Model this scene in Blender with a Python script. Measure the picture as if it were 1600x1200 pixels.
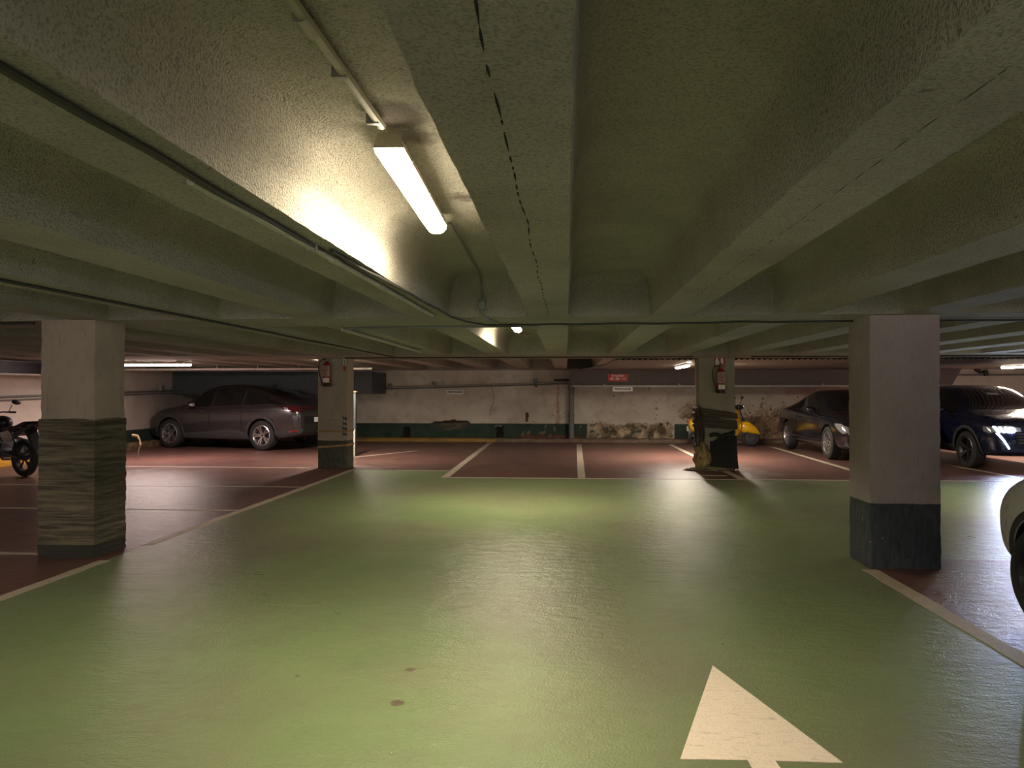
import bpy, bmesh, math, random
from mathutils import Vector, Matrix, noise
from mathutils.bvhtree import BVHTree
from mathutils.geometry import delaunay_2d_cdt
random.seed(7)
PI = math.pi
for o in list(bpy.data.objects): bpy.data.objects.remove(o)
SC = bpy.context.scene
COL = SC.collection

# ------------------------------------------------------------------ camera, world, exposure
cd = bpy.data.cameras.new('camera'); cam = bpy.data.objects.new('camera', cd); COL.objects.link(cam)
cd.sensor_width = 36.0; cd.lens = 36.0*1110/1600; cd.clip_start = 0.05
cam.location = (0, 0, 1.43)
cam.rotation_euler = (PI/2 + math.atan(12/1110), 0, math.atan(85/1110))
SC.camera = cam
w = bpy.data.worlds.new('world'); SC.world = w; w.use_nodes = True
w.node_tree.nodes['Background'].inputs[0].default_value = (0.95, 0.90, 0.82, 1)   # added soft fill, entering where the end behind the camera is left open
w.node_tree.nodes['Background'].inputs[1].default_value = 1.0
SC.view_settings.view_transform = 'Standard'; SC.view_settings.look = 'None'
SC.view_settings.gamma = 1; SC.view_settings.use_curve_mapping = False
SC.view_settings.exposure = 1.05
LAMP_WARM = (1.0, 0.84, 0.60); LAMP_PINK = (1.0, 0.77, 0.71); LAMP_WHITE = (1.0, 0.87, 0.70)
LAMP_E = 62.0           # emission strength of the big tube diffusers
HEAD_W = 72.0          # watts of each lit headlight

# ------------------------------------------------------------------ node helpers
class NT:
    def __init__(s, name):
        s.m = bpy.data.materials.new(name); s.m.use_nodes = True
        s.t = s.m.node_tree; s.b = s.t.nodes['Principled BSDF']
    def n(s, k): return s.t.nodes.new(k)
    def link(s, a, b): s.t.links.new(a, b)
    def set(s, sock, v):
        if hasattr(v, 'is_output') or isinstance(v, bpy.types.NodeSocket): s.link(v, sock)
        elif isinstance(v, (tuple, list)) and len(v) == 3 and sock.type == 'RGBA': sock.default_value = (*v, 1)
        else: sock.default_value = v
    def math(s, op, a, b=0.0, clamp=False):
        x = s.n('ShaderNodeMath'); x.operation = op; x.use_clamp = clamp
        s.set(x.inputs[0], a); s.set(x.inputs[1], b); return x.outputs[0]
    def pos(s):
        g = s.n('ShaderNodeNewGeometry'); return g.outputs['Position']
    def obj(s):
        g = s.n('ShaderNodeTexCoord'); return g.outputs['Object']
    def xyz(s, v):
        x = s.n('ShaderNodeSeparateXYZ'); s.link(v, x.inputs[0]); return x.outputs
    def scale(s, v, sc):
        x = s.n('ShaderNodeMapping'); s.link(v, x.inputs[0]); x.inputs['Scale'].default_value = sc; return x.outputs[0]
    def noise(s, v, sc, det=4, rough=.55, dist=0.0):
        x = s.n('ShaderNodeTexNoise'); s.link(v, x.inputs['Vector']); x.inputs['Scale'].default_value = sc
        x.inputs['Detail'].default_value = det; x.inputs['Roughness'].default_value = rough; x.inputs['Distortion'].default_value = dist
        return x.outputs[0]
    def voro(s, v, sc):
        x = s.n('ShaderNodeTexVoronoi'); s.link(v, x.inputs['Vector']); x.inputs['Scale'].default_value = sc; return x.outputs[0]
    def rng(s, v, a, b, c=0.0, d=1.0):
        x = s.n('ShaderNodeMapRange'); s.set(x.inputs[0], v); x.inputs[1].default_value = a; x.inputs[2].default_value = b
        x.inputs[3].default_value = c; x.inputs[4].default_value = d; return x.outputs[0]
    def mix(s, f, a, b):
        x = s.n('ShaderNodeMix'); x.data_type = 'RGBA'
        s.set(x.inputs[0], f); s.set(x.inputs[6], a); s.set(x.inputs[7], b); return x.outputs[2]
    def bump(s, h, st, dist, prev=None):
        x = s.n('ShaderNodeBump'); s.link(h, x.inputs['Height']); x.inputs['Strength'].default_value = st; x.inputs['Distance'].default_value = dist
        if prev is not None: s.link(prev, x.inputs['Normal'])
        return x.outputs[0]
    def out(s, col=None, rough=None, normal=None, **kw):
        if col is not None: s.set(s.b.inputs['Base Color'], col)
        if rough is not None: s.set(s.b.inputs['Roughness'], rough)
        if normal is not None: s.link(normal, s.b.inputs['Normal'])
        for k, v in kw.items(): s.set(s.b.inputs[k.replace('_', ' ')], v)
        return s.m

def simple(name, col, rough=.5, metal=0.0, var=.15, bump=0.0, coat=0.0, nsc=14, spec=.5):
    t = NT(name); p = t.obj(); n = t.noise(p, nsc, 4)
    c = t.mix(t.rng(n, .3, .7), tuple(x*(1-var) for x in col), tuple(min(1, x*(1+var)) for x in col))
    nn = t.bump(t.noise(p, nsc*6, 3), bump, .01) if bump else None
    return t.out(c, t.rng(n, .3, .7, max(0, rough-.05), rough+.05), nn, Metallic=metal, Coat_Weight=coat, Coat_Roughness=.08, Specular_IOR_Level=spec)

def emis(name, col, st):
    t = NT(name); return t.out((.8, .8, .8), .4, None, Emission_Color=col, Emission_Strength=st)

# plaster for ceiling, columns and walls
def plaster(name, col, bscale=75, bstr=.7, bdist=.012, grime=(.10, .09, .06), gamt=.35, rough=.85, stip=0.0, stain=()):
    t = NT(name); p = t.pos()
    n1 = t.noise(p, 1.3, 5, .6); n2 = t.noise(p, bscale, 3, .6); n3 = t.noise(p, 9, 5, .65)
    pits = t.rng(t.noise(p, 26, 2, .5), .70, .76)
    c = t.mix(t.rng(n1, .42, .75, 0, gamt), col, grime)
    c = t.mix(t.rng(n3, .45, .75, 0, .25), c, tuple(x*.7 for x in col))
    c = t.mix(t.math('MULTIPLY', pits, .55), c, grime)
    if stip: c = t.mix(t.rng(n2, .50, .62, 0, stip), c, tuple(v*.45 for v in col))
    for (sx, sy, sr) in stain:
        X_, Y_, Z_ = t.xyz(p); dx = t.math('SUBTRACT', X_, sx); dy = t.math('SUBTRACT', Y_, sy)
        d = t.math('SQRT', t.math('ADD', t.math('MULTIPLY', dx, dx), t.math('MULTIPLY', dy, dy))); d = t.math('ADD', d, t.math('MULTIPLY', t.math('SUBTRACT', n3, .5), .16))
        c = t.mix(t.math('MULTIPLY', t.math('MULTIPLY', t.rng(d, sr*.5, sr, 1, 0), t.math('GREATER_THAN', Z_, 2.3)), .75), c, (.11, .085, .075))
    h = t.math('ADD', t.math('MULTIPLY', n2, 1.0), t.math('MULTIPLY', n3, .35))
    nn = t.bump(h, bstr, bdist)
    return t.out(c, rough, nn, Specular_IOR_Level=.2)
M = {}
M['ceiling'] = plaster('sprayed plaster', (.58, .555, .47), 105, 1.0, .028, stip=.6, stain=((-.60, 2.40, .15), (-.55, 2.62, .10), (-.50, 3.45, .09)))
M['concrete'] = plaster('column plaster', (.40, .36, .30), 110, .6, .008, gamt=.3)

def column_mat(name, low, zt, side=None, wob=.01, hi=(.40, .36, .30)):
    t = NT(name); p = t.pos(); x, y, z = t.xyz(p)
    n = t.noise(p, 14, 4); zz = t.math('ADD', z, t.math('MULTIPLY', t.math('SUBTRACT', n, .5), wob*3))
    m = t.rng(zz, zt-.004, zt+.004, 1, 0)
    n1 = t.noise(p, 2.2, 5, .6); n2 = t.noise(t.scale(p, (1, 1, .25)), 30, 4)
    up = t.mix(t.rng(n1, .4, .75, 0, .45), hi, tuple(v*.55 for v in hi))
    up = t.mix(t.rng(n2, .55, .75, 0, .3), up, (.16, .13, .09))
    lo = t.mix(t.rng(n2, .35, .75), low, tuple(v*1.9+.01 for v in low))
    chips = t.rng(t.noise(p, 34, 3), .69, .72)
    lo = t.mix(chips, lo, (.3, .27, .22))
    nn = t.bump(t.math('ADD', t.noise(p, 120, 3), t.math('MULTIPLY', t.noise(p, 18, 4), 1.5)), .6, .008)
    return t.out(t.mix(m, up, lo), t.mix(m, (.85,)*3, (.5,)*3), nn, Specular_IOR_Level=.3)

# ------------------------------------------------------------------ floor paint
t = NT('glossy floor paint'); p = t.pos(); x, y, z = t.xyz(p)
edge = t.math('MULTIPLY', t.math('SUBTRACT', t.noise(p, 9, 3), .5), .05)
xe = t.math('ADD', x, edge); ye = t.math('ADD', y, edge)
gt = lambda a, b: t.math('GREATER_THAN', a, b)
lt = lambda a, b: t.math('LESS_THAN', a, b)
AND = lambda a, b: t.math('MULTIPLY', a, b)
OR = lambda a, b: t.math('MAXIMUM', a, b)
front = AND(lt(ye, 12.72), lt(xe, -2.02)); front = OR(front, lt(ye, 11.78))
gmask = AND(AND(gt(xe, -3.9), front), t.math('SUBTRACT', 1.0, AND(gt(xe, 2.44), lt(ye, 6.35))))
n1 = t.noise(p, .55, 5, .55); n2 = t.noise(p, 3.2, 6, .65); n3 = t.noise(t.scale(p, (1, 3.2, 1)), 2.1, 6, .7)
green = t.mix(t.rng(n1, .35, .65), (.165, .235, .105), (.215, .275, .135))
green = t.mix(t.rng(n2, .45, .8, 0, .5), green, (.19, .175, .12))
green = t.mix(t.rng(t.noise(p, .38, 3, .5), .45, .62, 0, .6), green, (.165, .15, .105))
red = t.mix(t.rng(n1, .35, .65), (.115, .055, .047), (.165, .073, .062))
red = t.mix(t.rng(n2, .42, .75, 0, .7), red, (.14, .10, .085))
c = t.mix(gmask, red, green)
c = t.mix(t.rng(n3, .58, .80, 0, .40), c, (.13, .12, .09))
speck = t.rng(t.noise(p, 38, 2), .74, .77)
c = t.mix(t.math('MULTIPLY', speck, .5), c, (.05, .045, .04))
# a few round worn spots of their own shape
def spot(cx, cy, r):
    dx = t.math('SUBTRACT', x, cx); dy = t.math('SUBTRACT', y, cy)
    d = t.math('SQRT', t.math('ADD', t.math('MULTIPLY', dx, dx), t.math('MULTIPLY', dy, dy)))
    d = t.math('ADD', d, t.math('MULTIPLY', t.math('SUBTRACT', t.noise(p, 40, 2), .5), .03))
    return t.math('LESS_THAN', d, r)
for cx, cy, r in ((-.775, 3.23, .032), (-.80, 3.62, .026), (-.22, 4.9, .012), (-1.35, 3.5, .01)):
    c = t.mix(t.math('MULTIPLY', spot(cx, cy, r), .85), c, (.11, .07, .06))
wav = t.noise(t.scale(p, (1.0, 2.2, 1)), 5.0, 4, .6, .4); fine = t.noise(p, 80, 3, .6); mid = t.noise(t.scale(p, (1, 1.6, 1)), 17, 3, .6)
h = t.math('ADD', t.math('MULTIPLY', wav, 1.0), t.math('ADD', t.math('MULTIPLY', fine, .40), t.math('MULTIPLY', mid, .32)))
nn = t.bump(h, .75, .013)
M['floor'] = t.out(c, t.rng(n2, .3, .75, .27, .40), nn, Specular_IOR_Level=.55)

t = NT('worn line paint'); p = t.pos(); n = t.noise(p, 6, 6, .7); n2 = t.noise(t.scale(p, (1, 2, 1)), 34, 4, .7)
c = t.mix(t.rng(n, .4, .75, 0, .6), (.52, .45, .35), (.30, .25, .19)); c = t.mix(t.rng(n2, .55, .72, 0, .7), c, (.18, .15, .11))
M['line'] = t.out(c, .5, t.bump(n2, .5, .006))
t = NT('arrow paint'); p = t.pos(); n2 = t.noise(t.scale(p, (1, 3, 1)), 11, 7, .75); n3 = t.noise(p, 160, 3, .7)
c = t.mix(t.rng(n2, .56, .68, 0, .6), (.86, .76, .64), (.36, .29, .22)); c = t.mix(t.rng(n3, .5, .7, 0, .6), c, (.48, .39, .30))
M['arrow'] = t.out(c, .6, t.bump(t.math('ADD', n2, t.math('MULTIPLY', n3, .4)), .7, .01))

def vc_mat(name, rough=.8):
    t = NT(name); a = t.n('ShaderNodeAttribute'); a.attribute_name = 'Col'; p = t.pos()
    n = t.noise(p, 45, 4, .65); c = t.mix(t.rng(n, .4, .8, 0, .3), a.outputs['Color'], (.10, .085, .065))
    return t.out(c, rough, t.bump(n, .5, .01), Specular_IOR_Level=.25)
M['wallcol'] = vc_mat('painted damaged wall'); M['foamcol'] = vc_mat('torn wrap', .95)
M['pipe'] = simple('painted conduit', (.36, .34, .27), .5, bump=.1)
M['greypipe'] = simple('grey pipe', (.17, .18, .17), .45)
M['cable'] = simple('black cable', (.035, .035, .03), .6)
M['duct'] = simple('dark blue grey duct paint', (.070, .085, .092), .6)
M['ductedge'] = simple('duct edge', (.10, .085, .075), .6)
M['brown'] = simple('brown soffit sheet', (.085, .068, .062), .6)
M['corr'] = simple('corrugated sheet', (.26, .23, .20), .4, .3)
M['steel'] = simple('galvanised trim', (.28, .27, .25), .45, .2)
M['white'] = simple('white plastic', (.62, .58, .50), .45)
M['signwhite'] = simple('sign white', (.84, .82, .76), .5, var=.04)
M['signred'] = simple('sign red', (.42, .035, .03), .45, var=.06)
M['redpaint'] = simple('extinguisher red', (.30, .015, .015), .3, coat=.5, var=.05)
M['black'] = simple('black plastic', (.012, .012, .013), .45)
M['rubber'] = simple('tyre rubber', (.02, .02, .02), .75, bump=.15)
M['dark'] = simple('dark cavity', (.006, .006, .007), .9)
M['alu'] = simple('alloy', (.55, .54, .54), .28, .9)
M['darkalu'] = simple('dark alloy', (.10, .10, .11), .35, .8)
M['chrome'] = simple('chrome', (.75, .75, .75), .12, 1.0, var=.02)
M['glass'] = simple('tinted window glass', (.010, .012, .013), .06, coat=1.0, var=.05)
M['lens'] = simple('clear lamp lens', (.55, .56, .58), .08, .55, var=.1, coat=1)
M['redlens'] = simple('red lamp lens', (.28, .01, .015), .15, coat=1)
M['darkred'] = simple('unlit dark red lens', (.06, .008, .010), .12, coat=1)
M['yellow'] = simple('yellow scooter paint', (.80, .46, .01), .3, coat=.6, var=.05)
M['ochre'] = simple('ochre foam', (.34, .24, .10), .95, bump=.6)
M['ywband'] = simple('yellow tape', (.36, .25, .09), .6)
M['mat'] = simple('dark rubber mat', (.022, .021, .020), .6, bump=.3)
M['strap'] = simple('brown wrap strap', (.09, .066, .045), .7, bump=.5)
M['strap2'] = simple('tan strip', (.22, .16, .09), .8)
M['signdim'] = simple('aged label paper', (.36, .30, .26), .6)
M['glare_black'] = simple('navy paint', (.010, .015, .055), .25, .3, coat=1, var=.05)  # black car; the blue glare over it is put into the colour
M['blackpaint'] = simple('black car paint', (.010, .010, .016), .22, .2, coat=1, var=.05)
M['greypaint'] = simple('grey metallic paint', (.085, .080, .084), .32, .75, coat=.8, var=.04)
M['whitepaint'] = simple('white car paint', (.80, .78, .76), .3, coat=1, var=.02)
M['cladding'] = simple('grey plastic cladding', (.045, .045, .045), .6)
M['lamp_housing'] = simple('lamp housing', (.42, .38, .28), .5)

# ------------------------------------------------------------------ mesh helpers
class MB:
    def __init__(s): s.bm = bmesh.new()
    def _add(s, geom, mat=None):
        if mat is not None:
            bmesh.ops.transform(s.bm, matrix=mat, verts=geom)
        return geom
    def box(s, c, size, rot=None, bev=0.0):
        v = bmesh.ops.create_cube(s.bm, size=1)['verts']
        bmesh.ops.scale(s.bm, vec=size, verts=v)
        if bev:
            e = list({e for x in v for e in x.link_edges})
            r = bmesh.ops.bevel(s.bm, geom=e, offset=bev, segments=2, affect='EDGES', profile=.6); v = list({x for x in r['verts']} | {x for x in v if x.is_valid})
        mt = Matrix.Translation(Vector(c)) @ (rot.to_4x4() if rot is not None else Matrix())
        bmesh.ops.transform(s.bm, matrix=mt, verts=v); return s
    def tube(s, pts, r, n=8, cap=True, sx=1.0, up=None):
        pts = [Vector(p) for p in pts]; rings = []
        rr = r if isinstance(r, (list, tuple)) else [r]*len(pts)
        for i, p in enumerate(pts):
            a = pts[max(i-1, 0)]; b = pts[min(i+1, len(pts)-1)]; d = (b-a)
            d = d.normalized() if d.length > 1e-9 else Vector((0, 0, 1))
            u = Vector(up) if up is not None else (Vector((0, 0, 1)) if abs(d.z) < .95 else Vector((0, 1, 0)))
            s1 = d.cross(u).normalized(); s2 = s1.cross(d).normalized()
            rings.append([s.bm.verts.new(p + s1*math.cos(k*2*PI/n)*rr[i]*sx + s2*math.sin(k*2*PI/n)*rr[i]) for k in range(n)])
        for a, b in zip(rings, rings[1:]):
            for k in range(n): s.bm.faces.new((a[k], a[(k+1) % n], b[(k+1) % n], b[k]))
        if cap:
            s.bm.faces.new(list(reversed(rings[0]))); s.bm.faces.new(rings[-1])
        return s
    def lathe(s, prof, n=32, mt=None, closed=False):        # profile (r, a) around local Z
        rings = []
        for r, a in prof:
            rings.append([s.bm.verts.new((r*math.cos(k*2*PI/n), r*math.sin(k*2*PI/n), a)) for k in range(n)] if r > 1e-6 else [s.bm.verts.new((0, 0, a))])
        pairs = list(zip(rings, rings[1:])) + ([(rings[-1], rings[0])] if closed else [])
        for a, b in pairs:
            for k in range(n):
                k2 = (k+1) % n
                if len(a) == 1 and len(b) == 1: continue
                if len(a) == 1: s.bm.faces.new((a[0], b[k2], b[k]))
                elif len(b) == 1: s.bm.faces.new((a[k], a[k2], b[0]))
                else: s.bm.faces.new((a[k], a[k2], b[k2], b[k]))
        if mt is not None:
            bmesh.ops.transform(s.bm, matrix=mt, verts=[v for r in rings for v in r])
        return s
    def prism(s, poly, y0, y1, mt=None):                    # polygon in (x,z), thickness along y
        a = [s.bm.verts.new((x, y0, z)) for x, z in poly]; b = [s.bm.verts.new((x, y1, z)) for x, z in poly]
        s.bm.faces.new(a); s.bm.faces.new(list(reversed(b)))
        for i in range(len(poly)):
            j = (i+1) % len(poly); s.bm.faces.new((a[j], a[i], b[i], b[j]))
        if mt is not None: bmesh.ops.transform(s.bm, matrix=mt, verts=a+b)
        return s
    def sphere(s, c, size, sub=3, rot=None):
        v = bmesh.ops.create_icosphere(s.bm, subdivisions=sub, radius=1)['verts']
        bmesh.ops.scale(s.bm, vec=size, verts=v)
        bmesh.ops.transform(s.bm, matrix=Matrix.Translation(Vector(c)) @ (rot.to_4x4() if rot is not None else Matrix()), verts=v)
        return s
    def build(s, name, m, parent=None, smooth=True, recalc=True):
        if recalc: bmesh.ops.recalc_face_normals(s.bm, faces=s.bm.faces)
        me = bpy.data.meshes.new(name); s.bm.to_mesh(me); s.bm.free()
        for mm in (m if isinstance(m, list) else [m]): me.materials.append(mm)
        if smooth:
            for f in me.polygons: f.use_smooth = True
            try: me.set_sharp_from_angle(angle=math.radians(38))
            except Exception: pass
        o = bpy.data.objects.new(name, me); COL.objects.link(o)
        if parent is not None: o.parent = parent
        return o
def RZ(a): return Matrix.Rotation(a, 3, 'Z')
def RX(a): return Matrix.Rotation(a, 3, 'X')
def RY(a): return Matrix.Rotation(a, 3, 'Y')
def tag(o, label=None, cat=None, group=None, kind=None):
    if label: o['label'] = label
    if cat: o['category'] = cat
    if group: o['group'] = group
    if kind: o['kind'] = kind
    return o
def empty(name, loc, rz=0.0):
    o = bpy.data.objects.new(name, None); COL.objects.link(o); o.location = loc; o.rotation_euler = (0, 0, rz)
    o.empty_display_size = .2; return o
def at_center(o):
    """move a root mesh's origin to its bounding-box base"""
    me = o.data; xs = [v.co for v in me.vertices]
    c = Vector(((min(v.x for v in xs)+max(v.x for v in xs))/2, (min(v.y for v in xs)+max(v.y for v in xs))/2, min(v.z for v in xs)))
    for v in me.vertices: v.co -= c
    o.location = Vector(o.location) + c; return o
def copy_tree(o, parent=None):
    c = o.copy(); COL.objects.link(c); c.parent = parent
    for ch in list(o.children): copy_tree(ch, c)
    return c
def text_mesh(name, body, size, m, parent, loc, rot, extr=.001, bold=0.0):
    cu = bpy.data.curves.new(name, 'FONT'); cu.body = body; cu.size = size; cu.align_x = 'CENTER'; cu.align_y = 'CENTER'; cu.extrude = extr; cu.offset = bold
    tmp = bpy.data.objects.new(name, cu); COL.objects.link(tmp)
    dg = bpy.context.evaluated_depsgraph_get(); dg.update()
    me = bpy.data.meshes.new_from_object(tmp.evaluated_get(dg)); bpy.data.objects.remove(tmp)
    me.materials.clear(); me.materials.append(m)
    o = bpy.data.objects.new(name, me); COL.objects.link(o); o.parent = parent; o.location = loc; o.rotation_euler = rot; return o
def fbm(x, y, z, sc, oc=4):
    return noise.fractal(Vector((x*sc, y*sc, z*sc)), 1.0, 2.0, oc)
def lerp(a, b, f): return a + (b-a)*f
def clamp(v, a=0.0, b=1.0): return max(a, min(b, v))
def sst(a, b, v):
    f = clamp((v-a)/(b-a)); return f*f*(3-2*f)
def mixc(a, b, f): return tuple(a[i]+(b[i]-a[i])*f for i in range(3))

H = 2.05; HT = 2.385        # underside of the ribs, top of the coffers
XL, XR, YF, YB = -10.9, 16.0, -6.0, 20.45
P = 0.99

# ------------------------------------------------------------------ ceiling: ribbed slab with coffers
def build_ceiling():
    bm = bmesh.new()
    def face(vs):
        try: bm.faces.new(vs)
        except ValueError: pass
    def quad(x0, x1, y0, y1, z=H):
        bm.faces.new([bm.verts.new(v) for v in ((x0, y0, z), (x0, y1, z), (x1, y1, z), (x1, y0, z))])
    # rib centrelines at x = -0.145 + k*P; cell boundaries there
    ks = range(-11, 16)
    xmin = -0.145 - 11*P; xmax = -0.145 + 16*P
    bays = [(-5.6, -1.15, -6.0, -.775), (-.40, 5.86, -.775, 6.22), (6.58, 11.95, 6.22, 12.62), (13.35, 19.9, 12.62, 20.5)]
    for (c0, c1, y0, y1) in bays:
        N = int((c1-c0)/.09)
        for k in ks:
            xa = -0.145 + k*P; xb = xa + P
            xi0, xi1 = xa + .158, xb - .158
            r = .05
            # outline points, counter-clockwise seen from above; outer partner point for each
            pts = []
            ys = [lerp(c0+r, c1-r, i/N) for i in range(N+1)]
            for y_ in ys: pts.append((xi1, y_, (xb, y_), (-1, 0)))
            for a in range(1, 5):
                an = a*PI/10; pts.append((xi1-r+r*math.cos(an), c1-r+r*math.sin(an), (xb, y1), (-math.cos(an), -math.sin(an))))
            pts.append((xi1-r, c1, (xi1-r, y1), (0, -1)))
            for i in range(1, 6): xx = lerp(xi1-r, xi0+r, i/6); pts.append((xx, c1, (xx, y1), (0, -1)))
            pts.append((xi0+r, c1, (xi0+r, y1), (0, -1)))
            for a in range(1, 5):
                an = PI/2 + a*PI/10; pts.append((xi0+r+r*math.cos(an), c1-r+r*math.sin(an), (xa, y1), (-math.cos(an), -math.sin(an))))
            for y_ in reversed(ys): pts.append((xi0, y_, (xa, y_), (1, 0)))
            for a in range(1, 5):
                an = PI + a*PI/10; pts.append((xi0+r+r*math.cos(an), c0+r+r*math.sin(an), (xa, y0), (-math.cos(an), -math.sin(an))))
            pts.append((xi0+r, c0, (xi0+r, y0), (0, 1)))
            for i in range(1, 6): xx = lerp(xi0+r, xi1-r, i/6); pts.append((xx, c0, (xx, y0), (0, 1)))
            pts.append((xi1-r, c0, (xi1-r, y0), (0, 1)))
            for a in range(1, 5):
                an = 1.5*PI + a*PI/10; pts.append((xi1-r+r*math.cos(an), c0+r+r*math.sin(an), (xb, y0), (-math.cos(an), -math.sin(an))))
            rings = []
            prof = [(0, 0), (.004, .03), (.012, .10), (.022, .18), (.038, .25), (.062, .295), (.10, .322), (.15, .335)]
            for (off, dz) in prof:
                ring = []
                for (px, py, o_, (nx, ny)) in pts:
                    j = (noise.noise(Vector((px*5, py*5, k*3.1)))*.007 + noise.noise(Vector((px*31, py*31, k)))*.006)*(1 if dz < .02 else .45)
                    ring.append(bm.verts.new((px + nx*(off*.9) + nx*j, py + ny*off + ny*j, H + dz)))
                rings.append(ring)
            n = len(pts)
            outer = {}
            def ov(q):
                key = (round(q[0], 4), round(q[1], 4))
                if key not in outer: outer[key] = bm.verts.new((q[0], q[1], H + noise.noise(Vector((q[0]*1.5, q[1]*1.5, 0)))*.0))
                return outer[key]
            for i in range(n):
                j = (i+1) % n
                a, b = ov(pts[i][2]), ov(pts[j][2])
                vs = [rings[0][i], rings[0][j], b, a]
                vs2 = []
                for v in vs:
                    if v not in vs2: vs2.append(v)
                if len(vs2) >= 3: face(vs2)
            # fill missing outer corners (between the last side point and the corner)
            for ra, rb in zip(rings, rings[1:]):
                for i in range(n):
                    j = (i+1) % n; face([ra[i], rb[i], rb[j], ra[j]])
            # cap: strips between the two long sides
            top = rings[-1]; xc = (xi0+xi1)/2; cv = {}
            def cvert(v):
                yy = clamp(v.co.y, c0+.3, c1-.3); key = round(yy, 4)
                if key not in cv: cv[key] = bm.verts.new((xc, yy, H+.337))
                return cv[key]
            for i in range(n):
                j = (i+1) % n; a, b = cvert(top[i]), cvert(top[j])
                face([top[i], top[j], b, a] if a is not b else [top[i], top[j], a])
    # solid slab strip at the very back
    bmesh.ops.remove_doubles(bm, verts=bm.verts, dist=.0008)
    bmesh.ops.triangulate(bm, faces=[f for f in bm.faces if len(f.verts) > 4])
    bmesh.ops.recalc_face_normals(bm, faces=bm.faces)
    # slab body above (top skin), thickness
    geom = bmesh.ops.create_cube(bm, size=1)['verts']
    bmesh.ops.scale(bm, vec=(xmax-xmin, 27, .1), verts=geom); bmesh.ops.translate(bm, vec=((xmax+xmin)/2, 7.2, 2.50), verts=geom)
    me = bpy.data.meshes.new('ceiling'); bm.to_mesh(me); bm.free(); me.materials.append(M['ceiling'])
    for f in me.polygons: f.use_smooth = True
    me.set_sharp_from_angle(angle=math.radians(40))
    o = bpy.data.objects.new('ceiling', me); COL.objects.link(o); tag(o, kind='structure')
build_ceiling()
# joint line under the wide rib: dark dashes of old formwork seam
def seam(x0, y0, y1, seed, rs=.7):
    mb = MB(); y = y0; rnd = random.Random(seed)
    while y < y1:
        L = rnd.uniform(.03, .16)
        pts = [(x0 + noise.noise(Vector((0, (y+L*i/4)*2.5, seed)))*.014, y+L*i/4, H) for i in range(5)]
        mb.tube(pts, [v*rs for v in (.0008, .004, .0045, .003, .0008)], n=6); y += L + rnd.uniform(.0, .07)
    o = mb.build('trim_%d' % seed, M['dark']); tag(o, kind='structure')
seam(-.147, .3, 5.7, 1); seam(.84, 1.2, 5.2, 2, .28)

# ------------------------------------------------------------------ floor
mb = MB(); mb.box((2.5, 7.2, -.05), (27.2, 27, .1)); tag(mb.build('floor', M['floor'], smooth=False), kind='structure')
def decal(name, poly, m, label, cat, group=None, z=.0025):
    bm = bmesh.new(); a = [bm.verts.new((x, y, z)) for x, y in poly]; b = [bm.verts.new((x, y, 0.0)) for x, y in poly]
    bm.faces.new(a); n = len(poly)
    for i in range(n): bm.faces.new((a[i], b[i], b[(i+1) % n], a[(i+1) % n]))
    bmesh.ops.recalc_face_normals(bm, faces=bm.faces)
    me = bpy.data.meshes.new(name); bm.to_mesh(me); bm.free(); me.materials.append(m)
    o = bpy.data.objects.new(name, me); COL.objects.link(o); at_center(o); return tag(o, label, cat, group)
def strip(p0, p1, wd, label, seed=0, group='parking bay lines painted on the floor'):
    p0 = Vector(p0); p1 = Vector(p1); d = (p1-p0); L = d.length; d.normalize(); nrm = Vector((-d.y, d.x)); n = max(2, int(L/.12))
    A, B = [], []
    for i in range(n+1):
        q = p0 + d*L*i/n
        A.append(q + nrm*(wd/2 + noise.noise(Vector((q.x*6, q.y*6, seed)))*.010)); B.append(q - nrm*(wd/2 + noise.noise(Vector((q.x*6, q.y*6, seed+9)))*.010))
    return decal('parking_line', [tuple(v) for v in A+B[::-1]], M['line'], label, 'parking line', group)
strip((-3.90, -3), (-3.90, 5.75), .10, 'long white line along the left lane edge, in front of the near left column')
strip((-3.90, 6.35), (-3.90, 12.9), .10, 'long white line along the left edge of the green lane, between the two left columns')
strip((2.43, -3), (2.43, 5.92), .12, 'worn white line running from the near right column towards the camera')
strip((-10.7, 5.95), (-4.62, 5.95), .07, 'thin white line across the red floor, ending behind the near left column')
strip((-10.7, 8.2), (-3.95, 8.3), .07, 'bright thin white line across the red floor just beyond the near left column', 3)
strip((-10.7, 10.3), (-3.95, 10.4), .06, 'thin faint line across the red floor, midway between the left columns')
strip((-10.7, 13.0), (-4.8, 13.0), .06, 'thin white line across the red floor in front of the grey car')
strip((-2.02, 11.74), (7.0, 11.90), .055, 'thin white line between the green lane and the red back bays')
strip((-3.1, 12.72), (-2.1, 12.74), .04, 'short thin white line at the front of the left back bay')
strip((-2.02, 11.74), (-2.14, 19.9), .13, 'white bay divider slanting from the lane to the end of the yellow kerb')
strip((.25, 11.8), (.34, 19.4), .13, 'white bay divider leading to the vertical drain pipe on the back wall')
strip((2.86, 11.85), (2.80, 19.5), .12, 'white bay divider passing beside the wrapped far right column')
strip((5.13, 11.9), (5.31, 18.9), .11, 'white bay divider running along the side of the black coupe')
strip((7.50, 12.0), (7.36, 18.0), .10, 'white bay divider between the black coupe and the car with lit headlights')
strip((-4.62, 15.2), (-3.6, 17.0), .09, 'white line slanting away from the dark post behind the far left column')
strip((2.17, 12.35), (2.72, 12.35), .12, 'short bright white bar in front of the wrapped column')
decal('floor_arrow', [(.76, 3.79), (1.06, 2.84), (.805, 2.835), (.85, 2.2), (.95, 1.4), (.80, 1.4), (.72, 2.2), (.70, 2.832), (.44, 2.82)], M['arrow'],
      'large white direction arrow painted on the green floor', 'floor arrow')

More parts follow.
